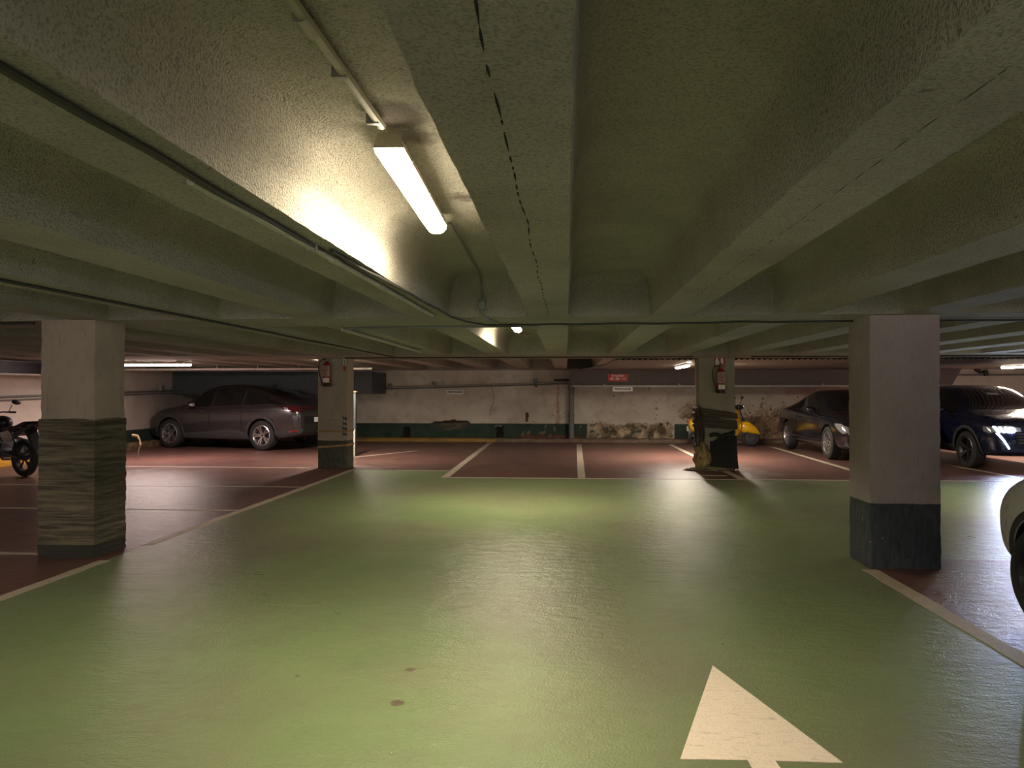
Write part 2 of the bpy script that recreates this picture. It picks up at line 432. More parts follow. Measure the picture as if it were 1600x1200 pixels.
# ------------------------------------------------------------------ walls
WHITE = (.76, .70, .60); GREEN = (.022, .055, .040)
def back_wall():
    dx = .025; nx = int((XR-XL)/dx); nz = 96; z1 = 2.40
    verts, cols = [], []
    STONE = (.30, .225, .14)
    for iz in range(nz+1):
        z = z1*iz/nz
        for ix in range(nx+1):
            x = XL + (XR-XL)*ix/nx
            if x > 11.0 and iz % 1 == 0: pass
            n1 = fbm(x, 3.1, z, 1.1, 4); n2 = fbm(x, 7.7, z, 4.0, 5); n3 = fbm(x, 1.2, z, 14.0, 3)
            c = mixc(WHITE, (.52, .45, .36), clamp(.25 + n1*.5)); c = mixc(c, (.30, .25, .19), clamp(n2*.35))
            y = 0.0
            if x > 10.6: c = mixc(c, (.66, .60, .54), .5)
            dtop = .515 if x < 8 else .5
            greenon = (x < .60) or (3.06 < x < 3.45) or x > 10
            if z < dtop + n3*.004 and greenon: c = mixc(GREEN, (.045, .075, .055), clamp(.5+n2))
            # hole with fallen render, left
            cx = (x+3.37)/.58; top = .60 + .05*cx*.8 + n2*.04
            if abs(cx) < 1 and .30 + abs(n2)*.05 + .12*cx*cx < z < top - .10*abs(cx)**6:
                f = (top - z)/.3
                if f < .28: c = (.03, .022, .016); y = .09
                else: c = mixc((.16, .13, .085), (.06, .07, .05), clamp(.5+n2*1.5)); y = .05 + n3*.02
            # small dark openings in the green band
            for bx, bz, bw, bh in ((-4.66, .24, .10, .15), (-1.92, .25, .10, .17)):
                if abs(x-bx + n3*.015) < bw and abs(z-bz + n3*.02) < bh: c = (.012, .011, .010); y = .10
                elif abs(x-bx+.03) < bw and 0 < z-bz-bh+n3*.02 < .04 and bx > -3: c = mixc(c, (.45, .40, .33), .6)
            # flaked spots near x -1.2..0
            if -1.3 < x < .45:
                s = noise.noise(Vector((x*7.5, 5, z*6))) + .12*math.exp(-((x+.95)/.3)**2)
                lim = .50 + .35*abs(z-.72)
                if z > .45 and s > lim: c = (.10, .055, .03); y = .008
                if z <= .52 and s > .32: c = mixc(c, (.30, .20, .13), .6)
                # rusty drips
                if abs(x+.24+noise.noise(Vector((0, z*3, 2)))*.03) < .03 + .05*clamp((1.1-z)) and .5 < z < 1.62:
                    c = mixc(c, (.42, .20, .10), clamp(.75 + n3*.8)*.8)
                if z < .16 + n2*.06: c = mixc(c, (.20, .055, .04), .7)
            # exposed stone base right of the drain pipe
            tops = .50 + .16*noise.noise(Vector((x*1.6, 2, 0))) + .05*n3 + .06*math.exp(-((x-1.9)/.5)**2)
            left = .60 + .05*noise.noise(Vector((z*9, 1, 4))) + .20*clamp(.5-z)*0
            right = 3.02 + .05*noise.noise(Vector((z*9, 1, 9)))
            if left < x < right and z < tops:
                e = min(x-left, right-x, tops-z)
                cell = noise.cell(Vector((x*5+n2*.8, 1, z*6+n3*.5)))
                v = clamp(.5 + n2*.9 + (cell-.5)*.25)
                c = mixc((.12, .09, .05), (.66, .52, .36), v)
                if n3 > .42: c = (.05, .04, .03)
                if noise.noise(Vector((x*3, 9, z*5))) > .42: c = (.08, .10, .07)
                if e < .04: c = mixc(c, (.62, .52, .40), .6)
                y = (.02 + .05*clamp(.5+n2) + .03*clamp(n3))*sst(0, .04, e)
            # plume of brown damp to the left of the wrapped column
            d = math.hypot((x-3.55)/.42, (z-.80)/.40)
            if d + n2*.6 + n3*.2 < .85 and z > .35: c = mixc(c, mixc((.30, .17, .09), (.13, .08, .05), clamp(.5+n3)), clamp(.65+n2)); y = .02 + .02*n3
            # brown stained base right of the column
            if 4.2 < x < 9.7:
                top2 = .92 + .28*noise.noise(Vector((x*1.9, 4, 1))) + .16*n3 + .10*n2 - .25*sst(7.0, 9.0, x)
                if z < top2:
                    f = clamp((top2-z)/.25)
                    c = mixc(c, mixc((.34, .21, .12), (.15, .095, .06), clamp(.4+n2*1.3+ (.5-z)*.5)), clamp(.35+.6*f+n3*.4)); y = .015*f*clamp(.5+n3)
                if noise.noise(Vector((x*9, 8, z*9))) > .58 and z < 1.4: c = (.10, .07, .04)
            if .60 < x < 3.2 and z > .55 and noise.noise(Vector((x*10, 3, z*10))) > .60: c = mixc(c, (.2, .12, .06), .7)
            c = mixc(c, (.50, .38, .22), .35*clamp(math.exp(-((x-1.75)/.4)**2-((z-.75)/.12)**2)*1.3)) if .6 < x < 3 else c
            verts.append((x, YB + y, z)); cols.append((*c, 1.0))
    faces = []
    for iz in range(nz):
        for ix in range(nx):
            a = iz*(nx+1)+ix; faces.append((a, a+1, a+nx+2, a+nx+1))
    me = bpy.data.meshes.new('wall_back'); me.from_pydata(verts, [], faces)
    ca = me.color_attributes.new('Col', 'FLOAT_COLOR', 'POINT'); ca.data.foreach_set('color', [v for c in cols for v in c])
    me.materials.append(M['wallcol'])
    for f in me.polygons: f.use_smooth = True
    o = bpy.data.objects.new('wall_back', me); COL.objects.link(o); tag(o, kind='structure')
back_wall()

def side_wall_mat(name, zt=.47, col=(.56, .50, .43)):
    t = NT(name); p = t.pos(); x, y, z = t.xyz(p); n = t.noise(p, 2, 5, .6); n2 = t.noise(p, 22, 4, .6)
    up = t.mix(t.rng(n, .4, .7, 0, .5), col, (.36, .31, .25)); lo = t.mix(n2, (.018, .04, .032), (.035, .06, .05))
    m = t.rng(t.math('ADD', z, t.math('MULTIPLY', n2, .012)), zt, zt+.012, 1, 0)
    return t.out(t.mix(m, up, lo), .7, t.bump(n2, .4, .006), Specular_IOR_Level=.3)
sw = side_wall_mat('side wall paint')
mb = MB(); mb.box((XL-.05, 7.2, 1.2), (.1, 27, 2.4)); tag(mb.build('wall_left', sw, smooth=False), kind='structure')
mb = MB(); mb.box((XR+.05, 7.2, 1.2), (.1, 27, 2.4)); tag(mb.build('wall_right', sw, smooth=False), kind='structure')

def kerb(name, p0, p1, wd, hgt, colf, seed, label_kind='structure'):
    p0 = Vector(p0); p1 = Vector(p1); d = p1-p0; L = d.length; d.normalize(); nrm = Vector((d.y, -d.x)); n = int(L/.05)
    prof = [(0, 0), (.15, .55), (.0, .0)]
    verts, cols, faces = [], [], []
    sec = [(1.0, 0), (.98, .35), (.95, .8), (.85, .98), (.6, 1.0), (.3, 1.0), (0, 1.0)]
    for i in range(n+1):
        q = p0 + d*L*i/n
        for k, (a, b) in enumerate(sec):
            rough, c = colf(q, a, b)
            j = noise.noise(Vector((q.x*8, q.y*8, b*4+seed)))*rough
            j2 = noise.noise(Vector((q.x*23, q.y*23, b*9+a*5+seed)))*rough*.6
            v = q + nrm*(a*wd + (j+j2 if k else 0)); verts.append((v.x, v.y, max(0, b*hgt + (j2*1.2 if 0 < k else 0)))); cols.append((*c, 1))
    m = len(sec)
    for i in range(n):
        for k in range(m-1):
            a = i*m+k; faces.append((a, a+1, a+m+1, a+m))
    me = bpy.data.meshes.new(name); me.from_pydata(verts, [], faces)
    ca = me.color_attributes.new('Col', 'FLOAT_COLOR', 'POINT'); ca.data.foreach_set('color', [v for c in cols for v in c])
    me.materials.append(M['wallcol'])
    for f in me.polygons: f.use_smooth = True
    o = bpy.data.objects.new(name, me); COL.objects.link(o); tag(o, kind='structure')
def kc_back(q, a, b):
    nz = fbm(q.x, 1, b, 3, 3)
    if q.x < -2.0: return .006, mixc((.42, .25, .06), (.20, .12, .05), clamp(.25+nz + sst(-6.2, -8, q.x)))
    return .035, mixc(mixc((.24, .19, .14), (.13, .05, .04), clamp(.5+nz*1.6)), (.34, .28, .22), clamp(nz))
kerb('trim_3', (XL, YB-.0), (XR, YB-.0), .38, .10, kc_back, 1)
def kc_left(q, a, b):
    nz = fbm(q.y, 1, b, 4, 3)
    if q.y < 14.6: return .004, mixc((.62, .33, .03), (.4, .22, .05), clamp(.3+nz))
    return .05, mixc((.24, .17, .10), (.10, .06, .03), clamp(.5+nz*1.4))
kerb('trim_4', (XL, -5.9), (XL, YB-.4), .22, .16, kc_left, 5)

# ------------------------------------------------------------------ soffit, ducts
mb = MB(); mb.prism([(.10, 1.60), (9.85, 1.60), (10.1, 2.047), (.10, 2.047)], 19.0, 20.40)
o = mb.build('duct_box', M['brown'], smooth=False); at_center(o); tag(o, 'long brown boxed soffit with a slanted right end hung along the back wall', 'boxed duct')
# corrugated sheet in front of it
bm = bmesh.new(); n = 400; A = []
for i in range(n+1):
    xx = lerp(.35, 9.95, i/n); zz = .012*math.sin((xx)*2*PI/.11)
    A.append([bm.verts.new((xx if yy > 18 else lerp(.9, 9.95, i/n), yy, lerp(2.030, 2.012, (yy-13.4)/5.6)+zz)) for yy in (13.45, 16, 18.97)])
for a, b in zip(A, A[1:]):
    for k in (0, 1): bm.faces.new((a[k], b[k], b[k+1], a[k+1]))
me = bpy.data.meshes.new('corrugated_sheet'); bm.to_mesh(me); bm.free(); me.materials.append(M['corr'])
for f in me.polygons: f.use_smooth = True
o = bpy.data.objects.new('corrugated_sheet', me); COL.objects.link(o); at_center(o); tag(o, 'corrugated metal sheet under the ceiling over the right back bays', 'ceiling sheet')
mb = MB(); mb.box((5.0, 18.96, 1.575), (9.7, .06, .06), bev=.008)
for xx in (1.0, 2.95, 4.1, 6.6, 8.4): mb.box((xx, 18.93, 1.59), (.05, .05, .10))
o = mb.build('metal_trim_rail', M['steel'], smooth=False); at_center(o); tag(o, 'pale metal rail along the lower edge of the brown soffit', 'rail')
mb = MB(); mb.prism([(XL+.02, 1.37), (-5.25, 1.37), (-5.25, 1.97), (XL+.02, 1.97)], 18.9, 20.40)
o = mb.build('ventilation_duct', M['duct'], smooth=False); at_center(o); tag(o, 'big dark blue grey boxed duct on the back wall behind the grey car', 'duct')
mb = MB()
for i in range(9): mb.box((XL+.24, 11.3, 1.80+i*.024), (.40-.015*(i % 2), 7.4, .016))
mb.box((XL+.18, 11.3, 1.90), (.30, 7.4, .2))
o = mb.build('slatted_duct', M['black'], smooth=False); at_center(o); tag(o, 'dark slatted duct under the ceiling along the left wall above the motorcycle', 'duct')
mb = MB(); mb.box((XL+.23, 11.3, 1.765), (.46, 7.4, .03)); o = mb.build('shelf_ledge', M['white'], smooth=False); at_center(o); tag(o, 'pale ledge below the slatted duct on the left wall', 'ledge')

# ------------------------------------------------------------------ pipes, conduits, cables
def wavy(p0, p1, n=40, amp=.01, seed=0, sag=0):
    p0 = Vector(p0); p1 = Vector(p1); out = []
    for i in range(n+1):
        f = i/n; q = p0.lerp(p1, f)
        out.append(q + Vector((noise.noise(Vector((f*7, seed, 0))), noise.noise(Vector((f*7, seed, 5))), noise.noise(Vector((f*9, seed, 9)))*.7))*amp*min(1, f*8, (1-f)*8))
    return out
def conduit(name, pts, r, m, label, cat='conduit', clips=None, couplings=None, n=8):
    mb = MB(); mb.tube(pts, r, n=n); o = mb.build(name, m)
    if couplings:
        for c0, c1 in couplings: MB().tube([c0, c1], r*1.35, n=10).build('coupling', m, o)
    if clips:
        for c in clips: MB().box(c, (r*2.8, .018, r*2.3)).build('clip', M['steel'], o)
    o.name = cat.replace(' ', '_'); return tag(o, label, cat)
cz = HT-.022
conduit('conduit', wavy((-.665, -.3, cz), (-.645, 2.44, cz), 20, .004), .0155, M['pipe'], 'cream conduit in the lit coffer leading to the near ceiling lamp',
        clips=[(-.66, 2.02, cz), (-.66, 1.1, cz), (-.66, 2.38, cz)], couplings=[((-.657, 1.70, cz), (-.656, 1.79, cz))])
conduit('conduit', wavy((-1.055, -.4, H-.013), (-1.055, 3.0, H-.013), 34, .008, 2), .011, M['cable'], 'black cable under the rib left of the near lamp, nearest stretch', 'cable')
conduit('conduit', [(-1.07, 1.95, H-.016), (-1.06, 3.0, H-.017), (-1.055, 5.55, H-.017)], .0145, M['pipe'], 'cream conduit fixed under the rib left of the near lamp',
        clips=[(-1.063, 2.9, H-.012), (-1.06, 3.6, H-.012), (-1.056, 4.5, H-.012)], couplings=[((-1.06, 3.15, H-.017), (-1.06, 3.22, H-.017)), ((-1.057, 3.95, H-.017), (-1.057, 4.02, H-.017))])
conduit('conduit', wavy((-1.015, 3.0, H-.010), (-.93, 5.75, H-.012), 30, .006, 6) + [Vector((-.85, 6.05, H-.02)), Vector((-.7, 6.35, H-.025)), Vector((-.45, 6.45, H-.025))], .009, M['cable'],
        'black cable beside the cream conduit, curving onto the cross beam', 'cable')
# lamp cable down the end of the coffer, with switch box
mb = MB(); mb.tube([(-.64, 3.76, 2.33), (-.64, 3.9, HT-.02), (-.66, 4.6, HT-.018), (-.69, 5.55, HT-.02), (-.695, 5.74, HT-.04), (-.695, 5.775, 2.30), (-.695, 5.80, 2.18)], .008, n=8)
mb.tube([(-.695, 5.80, 2.12), (-.69, 5.815, 2.06), (-.66, 5.90, 2.035), (-.60, 6.2, 2.03)], .010, n=8)
o = mb.build('lamp_cable', M['greypipe']); tag(o, 'grey cable from the near lamp down the coffer end into a small box', 'cable')
mb = MB(); mb.box((-.695, 5.80, 2.15), (.062, .045, .085), bev=.006); o = mb.build('junction_box', M['greypipe']); at_center(o)
MB().box((0, -.026, .045), (.05, .008, .012)).build('lid_bar', M['steel'], o); MB().box((.02, -.026, .04), (.008, .010, .06)).build('lid_hinge', M['steel'], o)
tag(o, 'small grey junction box on the coffer end beyond the near lamp', 'junction box')
conduit('cross_cable', wavy((-.75, 6.38, H-.018), (2.4, 6.30, H-.014), 50, .014, 4) + wavy((2.45, 6.30, H-.014), (9.5, 6.35, H-.014), 40, .01, 8), .009, M['cable'],
        'black cable crossing under the near cross beam towards the near right column', 'cable')
conduit('cross_conduit', [(-2.12, 6.62, H-.02), (-.9, 6.50, H-.02), (-.25, 6.5, H-.02)], .011, M['greypipe'], 'grey conduit crossing under the near cross beam beside the second lamp')
conduit('white_pipe', [(-2.13, 6.64, H-.025), (-2.13, 6.80, H-.025), (-2.15, 10.2, H-.03)], .020, M['pipe'], 'pale pipe running away under the rib, left of the second lamp', 'pipe',
        couplings=[((-2.15, 10.18, H-.03), (-2.15, 10.30, H-.03))])
conduit('conduit', wavy((-3.09, 1.2, H-.012), (-3.02, 12.4, H-.012), 80, .012, 11), .010, M['cable'], 'thin dark cable along the ceiling above the left lane edge', 'cable')
conduit('conduit', wavy((-10.6, 5.95, H-.012), (-4.7, 5.95, H-.012), 30, .01, 13), .012, M['cable'], 'dark cable under the cross beam left of the near left column', 'cable')
conduit('conduit', wavy((-4.0, 12.60, H-.008), (2.2, 12.60, H-.008), 30, .004, 12), .014, M['cable'], 'dark cable under the far cross beam between the far columns', 'cable')
conduit('conduit', wavy((3.2, 12.60, H-.008), (15, 12.60, H-.008), 30, .004, 15), .016, M['cable'], 'dark cable under the far cross beam right of the wrapped column', 'cable')
pipe_over_car = conduit('pipe', [(-10.88, 16.2, 1.955), (-4.5, 16.2, 1.965)], .028, M['white'], 'pale horizontal pipe under the ceiling above the grey car', 'pipe', n=10, clips=None)
o_ = pipe_over_car
for xx in (-10.2, -9.2, -8.23, -7.24, -6.25, -5.26): MB().box((xx, 16.2, 2.01), (.02, .02, .08)).build('hanger', M['steel'], o_)
o = conduit('pipe', [(-5.24, 20.36, 1.57), (.05, 20.36, 1.70)], .016, M['pipe'], 'upper pipe of the pair sloping along the back wall', 'pipe')
o = conduit('pipe', [(-5.24, 20.36, 1.51), (.05, 20.36, 1.655)], .020, M['greypipe'], 'lower pipe of the pair sloping along the back wall', 'pipe')
for bx, bz, lab in ((-3.83, 1.66, 'small grey fitting above the wall pipes near the left white sign'), (-.89, 1.74, 'small dark fitting above the wall pipes left of the drain pipe'), (-5.12, 1.60, 'small brown fitting on the wall beside the blue grey duct')):
    mb = MB(); mb.box((bx, 20.33, bz), (.11, .10, .13), bev=.01); mb.tube([(bx+.03, 20.36, bz-.05), (bx+.03, 20.34, bz-.14)], .014)
    o = mb.build('wall_fitting', M['greypipe']); at_center(o); tag(o, lab, 'wall fitting')
mb = MB(); mb.box((-.14, 20.34, 1.76), (.42, .12, .07), bev=.008); o = mb.build('cable_box', M['cable']); at_center(o); tag(o, 'flat black cable box on the wall above the top of the drain pipe', 'cable box')
mb = MB(); mb.tube([(.14, 20.28, .0), (.14, 20.28, 1.59)], .075, n=16); mb.tube([(.14, 20.28, 1.50), (.14, 20.28, 1.595)], .095, n=16); mb.tube([(.14, 20.28, .72), (.14, 20.28, .80)], .088, n=16)
o = mb.build('drain_pipe', M['greypipe']); at_center(o); tag(o, 'vertical grey drain pipe on the back wall', 'drain pipe')
conduit('hanging_wire', [(-2.14+.06*math.sin(i*.35-.6), 20.40, 1.60-i*.055) for i in range(16)] + [(-2.22, 20.40, .72)], .006, M['cable'], 'loose thin wire hanging on the white back wall', 'wire', n=6)
conduit('pipe', [(XL+.05, 6.0, 1.18), (XL+.05, 18.85, 1.46)], .020, M['greypipe'], 'upper pipe along the left wall', 'pipe')
conduit('pipe', [(XL+.05, 6.0, 1.11), (XL+.05, 18.85, 1.40)], .014, M['greypipe'], 'lower pipe along the left wall', 'pipe')
mb = MB(); mb.box((XL+.06, 18.3, 1.53), (.10, .16, .16), bev=.01); o = mb.build('wall_fitting', M['steel']); at_center(o); tag(o, 'small pale fitting on the left wall pipes by the front of the grey car', 'wall fitting')
conduit('pipe', [(10.3, 20.38, 1.885), (15.9, 20.38, 1.90)], .022, M['greypipe'], 'dark pipe across the pinkish wall above the car with lit headlights', 'pipe')
mb = MB(); mb.box((11.25, 20.36, 2.0), (.18, .16, .06), rot=RY(.6)); mb.box((11.38, 20.26, 1.94), (.09, .10, .16), rot=RY(-.2), bev=.01)
o = mb.build('security_camera', M['cladding']); at_center(o); tag(o, 'small bracketed camera on the pinkish wall at far right', 'security camera')

# ------------------------------------------------------------------ lamps
def lamp(x, y, z, L, rz, col, st, label, wd=.105):
    r = empty('ceiling_lamp', (x, y, z), rz)
    tag(r, label, 'ceiling lamp', 'ceiling lamps')
    sec = [(-.052, 0), (-.05, -.018), (-.036, -.034), (-.018, -.042), (.018, -.042), (.036, -.034), (.05, -.018), (.052, 0)]
    sec = [(a*wd/.105, b) for a, b in sec]
    mb = MB(); mb.prism(sec, -L/2, L/2); mb.build('diffuser', emis('lamp glow', col, st*.40), r)
    la = bpy.data.lights.new('tube_light', 'AREA'); la.shape = 'RECTANGLE'; la.size = .09; la.size_y = L*.97; la.color = col; la.energy = st*.46; la.spread = math.radians(165)
    lo = bpy.data.objects.new('tube_light', la); COL.objects.link(lo); lo.parent = r; lo.location = (0, 0, -.046)
    mb = MB(); mb.prism([(-.056*wd/.105, -.004), (.056*wd/.105, -.004), (.050*wd/.105, .018), (.038*wd/.105, .048), (-.038*wd/.105, .048), (-.050*wd/.105, .018)], -L/2-.008, L/2+.008)
    mb.build('housing', M['lamp_housing'], r)
    for s in (-1, 1): MB().box((0, s*L*.32, .052), (.05, .03, .05)).build('bracket', M['steel'], r)
    for s in (-1, 1):
        for k in range(3):
            MB().box((s*.057*wd/.105, (k-1)*L*.36, 0), (.006, .03, .022)).build('clip', M['steel'], r)
    return r
lamp(-.665, 3.13, 2.315, 1.22, .04, LAMP_WARM, LAMP_E*.95, 'bright lamp in the coffer nearest the camera')
lamp(-.645, 8.85, 2.262, 1.22, .0, LAMP_WARM, LAMP_E*1.2, 'small bright lamp beyond the near cross beam')
lamp(2.50, 15.6, 1.985, 1.35, .0, LAMP_WHITE, LAMP_E*1.6, 'small slanting bright lamp left of the wrapped far column')
lamp(-8.43, 14.0, 2.00, 1.5, PI/2, LAMP_PINK, LAMP_E*1.5, 'long glowing tube lamp beside the near left column')
lamp(9.76, 16.1, 1.985, 1.2, 0, LAMP_WHITE, LAMP_E*2.0, 'tiny bright lamp at the right edge above the car with lit headlights')
lamp(6.29, 9.3, 2.27, 1.22, 0, LAMP_WARM, LAMP_E*.9, 'lamp in the coffer right of the near right column')
lamp(-4.605, 14.45, 2.262, 1.1, 0, LAMP_WHITE, LAMP_E*1.6, 'added fill lamp in a coffer, hidden behind the far left column')  # added out of sight to brighten the back wall and left bay
lamp(3.315, 15.6, 1.985, .8, 0, LAMP_WHITE, LAMP_E*1.1, 'added fill lamp hidden behind the wrapped far right column')  # added out of sight to lift the right part of the back wall
lamp(12.2, 15.6, 2.0, 1.2, 0, LAMP_PINK, LAMP_E*1.3, 'added unseen fill lamp further right along the back bays')  # added beyond the frame to light the right end of the back wall
lamp(-.645, -3.4, 2.27, 1.22, 0, LAMP_WARM, LAMP_E*.8, 'added unseen fill lamp in the coffer behind the camera')  # added for ambient light, out of view
lamp(-6.585, 2.4, 2.27, 1.22, 0, LAMP_WHITE, LAMP_E*1.2, 'added unseen fill lamp in a coffer left of the camera')  # added fill for the near ceiling, out of frame on the left
lamp(6.29, 2.2, 2.27, 1.22, 0, LAMP_WHITE, LAMP_E*1.2, 'added unseen fill lamp in a coffer right of the camera')  # same kind of added fill, out of frame on the right

# ------------------------------------------------------------------ columns
def column_mesh(x0, x1, y0, y1, z1=H+.004, bev=.022, rag=.003, seed=0):
    bm = bmesh.new(); cx, cy = (x0+x1)/2, (y0+y1)/2; hx, hy = (x1-x0)/2, (y1-y0)/2
    out = []
    for sx, sy in ((-1, -1), (1, -1), (1, 1), (-1, 1)):
        a = [(sx*(hx-bev), sy*hy), (sx*(hx-bev*.3), sy*(hy-bev*.3)), (sx*hx, sy*(hy-bev))]
        if sx*sy > 0: a = a[::-1] if (sx, sy) == (-1, -1) else a[::-1]
        out += a
    # order by angle for safety
    out.sort(key=lambda p: math.atan2(p[1], p[0]))
    rings = []; nz = 60
    for i in range(nz+1):
        z = z1*i/nz; ring = []
        for k, (px, py) in enumerate(out):
            j = noise.noise(Vector((px*4+seed, py*4, z*11)))*rag*2 + noise.noise(Vector((px*4+seed, py*4, z*37)))*rag
            L = math.hypot(px, py); ring.append(bm.verts.new((cx+px+px/L*j, cy+py+py/L*j, z)))
        rings.append(ring)
    n = len(out)
    for a, b in zip(rings, rings[1:]):
        for k in range(n): bm.faces.new((a[k], a[(k+1) % n], b[(k+1) % n], b[k]))
    bm.faces.new(rings[0][::-1]); bm.faces.new(rings[-1])
    return bm
def column(x0, x1, y0, y1, m, label, rag=.003, seed=0):
    mb = MB(); mb.bm.free(); mb.bm = column_mesh(x0, x1, y0, y1, rag=rag, seed=seed)
    o = mb.build('column', m); at_center(o); return tag(o, label, 'column', 'plaster columns')
cNL = column(-4.56, -4.06, 5.84, 6.27, column_mat('near left column', (.03, .028, .02), .13, hi=(.45, .375, .31)), 'near left plaster column with a scraped olive brown lower half', seed=1)
cNR = column(2.455, 3.01, 5.97, 6.42, column_mat('near right column', (.028, .034, .042), .525, wob=.006, hi=(.39, .335, .325)), 'near right column with a dark grey painted base', seed=2)
cFL = column(-4.63, -4.07, 12.95, 13.38, column_mat('far left column', (.05, .055, .042), .52, hi=(.46, .41, .33)), 'far left column with yellow tape bands and a fire extinguisher', seed=3)
cFR = column(2.41, 3.06, 13.2, 13.62, column_mat('far right column', (.04, .04, .035), .06, hi=(.36, .33, .25)), 'far right column wrapped in brown straps and a dark mat', seed=4)

# scraped lower cladding of the near left column
t = NT('scraped wrap'); p = t.pos(); s1 = t.noise(t.scale(p, (.7, .7, 11)), 2.2, 7, .75, .5); s2 = t.noise(t.scale(p, (2, 2, 60)), 2, 4, .7)
c = t.mix(t.rng(s1, .40, .62), (.035, .032, .022), (.20, .165, .10)); c = t.mix(t.rng(s2, .5, .75, 0, .55), c, (.03, .028, .022))
c = t.mix(t.rng(t.noise(p, 6, 4), .62, .72, 0, .5), c, (.04, .055, .04))
x, y, z = t.xyz(p); c = t.mix(t.rng(z, .10, .12, 1, 0), c, (.028, .024, .018))
M['scrape'] = t.out(c, .65, t.bump(t.math('ADD', s1, s2), .8, .012))
bm = bmesh.new(); out = []
hx, hy = .245, .211; cx, cy = -4.31, 6.055
per = []
for (ax, ay), (bx, by) in (((-hx, -hy), (hx, -hy)), ((hx, -hy), (hx, hy)), ((hx, hy), (-hx, hy)), ((-hx, hy), (-hx, -hy))):
    for i in range(10): per.append((lerp(ax, bx, i/10), lerp(ay, by, i/10)))
rings = []
for i in range(86):
    z = 1.19*i/85; ring = []
    for (px, py) in per:
        corner = 1 if (abs(abs(px)-hx) < .01 and abs(abs(py)-hy) < .01) else 0
        j = .004 + .0035*noise.noise(Vector((px*2, py*2, z*24))) + .003*noise.noise(Vector((px*7, py*7, z*70)))
        if corner: j += .003*noise.noise(Vector((px*9, py*3, z*40)))
        zz = z if i < 85 else z + .015*noise.noise(Vector((px*8, py*8, 3)))
        s = 1 + (.006+j)/.22; ring.append(bm.verts.new((cx+px*s, cy+py*s, zz)))
    rings.append(ring)
n = len(per)
for a, b in zip(rings, rings[1:]):
    for k in range(n): bm.faces.new((a[k], a[(k+1) % n], b[(k+1) % n], b[k]))
bm.faces.new(rings[-1]); bm.faces.new(rings[0][::-1])
mb = MB(); mb.bm.free(); mb.bm = bm; o = mb.build('scraped_coating', M['scrape'], cNL); o.location = -Vector(cNL.location); o['label'] = 'scraped olive brown coating'

def child_world(mb, name, m, parent, smooth=True):
    o = mb.build(name, m, parent, smooth); o.location = -Vector(parent.location); return o
# far left column: tape bands, marks, sign strip
def band(z0, z1, tilt, x0, x1, y0, y1, off=.004):
    mb = MB(); q = []
    for (px, py) in ((x0-off, y0-off), (x1+off, y0-off), (x1+off, y1+off), (x0-off, y1+off)):
        q.append((px, py, tilt*(px-x0)/(x1-x0)))
    n = 8; rr = []
    for i in range(4):
        a, b = q[i], q[(i+1) % 4]
        for k in range(n):
            f = k/n; x_ = lerp(a[0], b[0], f); y_ = lerp(a[1], b[1], f); dz = lerp(a[2], b[2], f) + .004*noise.noise(Vector((x_*14, y_*14, z0)))
            rr.append([mb.bm.verts.new((x_, y_, z0+dz)), mb.bm.verts.new((x_, y_, z1+dz))])
    for a, b in zip(rr, rr[1:]+rr[:1]): mb.bm.faces.new((a[0], b[0], b[1], a[1]))
    return mb
child_world(band(.675, .715, 0, -4.63, -4.07, 12.95, 13.38), 'tape_band', M['ywband'], cFL)
child_world(band(.375, .415, .04, -4.63, -4.07, 12.95, 13.38), 'tape_band', M['ywband'], cFL)
mb = MB()
for k, (zz, ww) in enumerate(((.93, .085), (.83, .075), (.74, .085), (.635, .08))):
    mb.box((-4.11, 12.942, zz), (ww, .004, .022)); mb.box((-4.11-ww*.4, 12.942, zz+.02), (.014, .004, .05)); mb.box((-4.10, 12.942, zz+.02), (.012, .004, .04)); mb.box((-4.08, 12.942, zz-.012), (.014, .004, .03))
child_world(mb, 'stencil_marks', M['black'], cFL, False)
mb = MB()
for k in range(7): mb.box((-4.40+k*.032, 12.943, .90+.012*math.sin(k*2)), (.022, .003, .012), rot=RY(.5*math.sin(k*3)))
for k in range(5): mb.box((-4.34+k*.045, 12.943, .775+.012*math.cos(k*2.4)), (.035, .003, .014), rot=RY(.4*math.sin(k*2)))
child_world(mb, 'chalk_scribble', M['steel'], cFL, False)
mb = MB(); mb.box((-4.115, 12.94, 1.965), (.045, .008, .17)); o = mb.build('sign_strip', M['signwhite']); at_center(o)
MB().box((0, -.003, -.012), (.045, .006, .10)).build('red_end', M['signred'], o); MB().box((0, -.005, .10), (.012, .004, .10)).build('mark', M['black'], o)
tag(o, 'narrow white and red sign strip high on the far left column', 'sign')

# far right column wrap
def strap_band(z, tilt, hh, seed):
    x0, x1, y0, y1 = 2.41, 3.06, 13.2, 13.62; off = .022
    q = [(x0-off, y0-off), (x1+off, y0-off), (x1+off, y1+off), (x0-off, y1+off)]
    rings = []; mb = MB(); n = 10
    for i in range(4):
        a, b = q[i], q[(i+1) % 4]
        for k in range(n):
            f = k/n; x_, y_ = lerp(a[0], b[0], f), lerp(a[1], b[1], f)
            cxn, cyn = (x_-2.735)/.35, (y_-13.41)/.23; j = .010*noise.noise(Vector((x_*9, y_*9, seed)))
            zc = z + tilt*(x_-x0)/(x1-x0) + .014*noise.noise(Vector((x_*5, y_*5, seed+3)))
            ring = []
            for m_ in range(8):
                an = m_*2*PI/8; d = .018*math.cos(an)+j; ring.append(mb.bm.verts.new((x_+cxn*d, y_+cyn*d, zc+hh/2*math.sin(an))))
            rings.append(ring)
    for a, b in zip(rings, rings[1:]+rings[:1]):
        for m_ in range(8): mb.bm.faces.new((a[m_], b[m_], b[(m_+1) % 8], a[(m_+1) % 8]))
    return mb
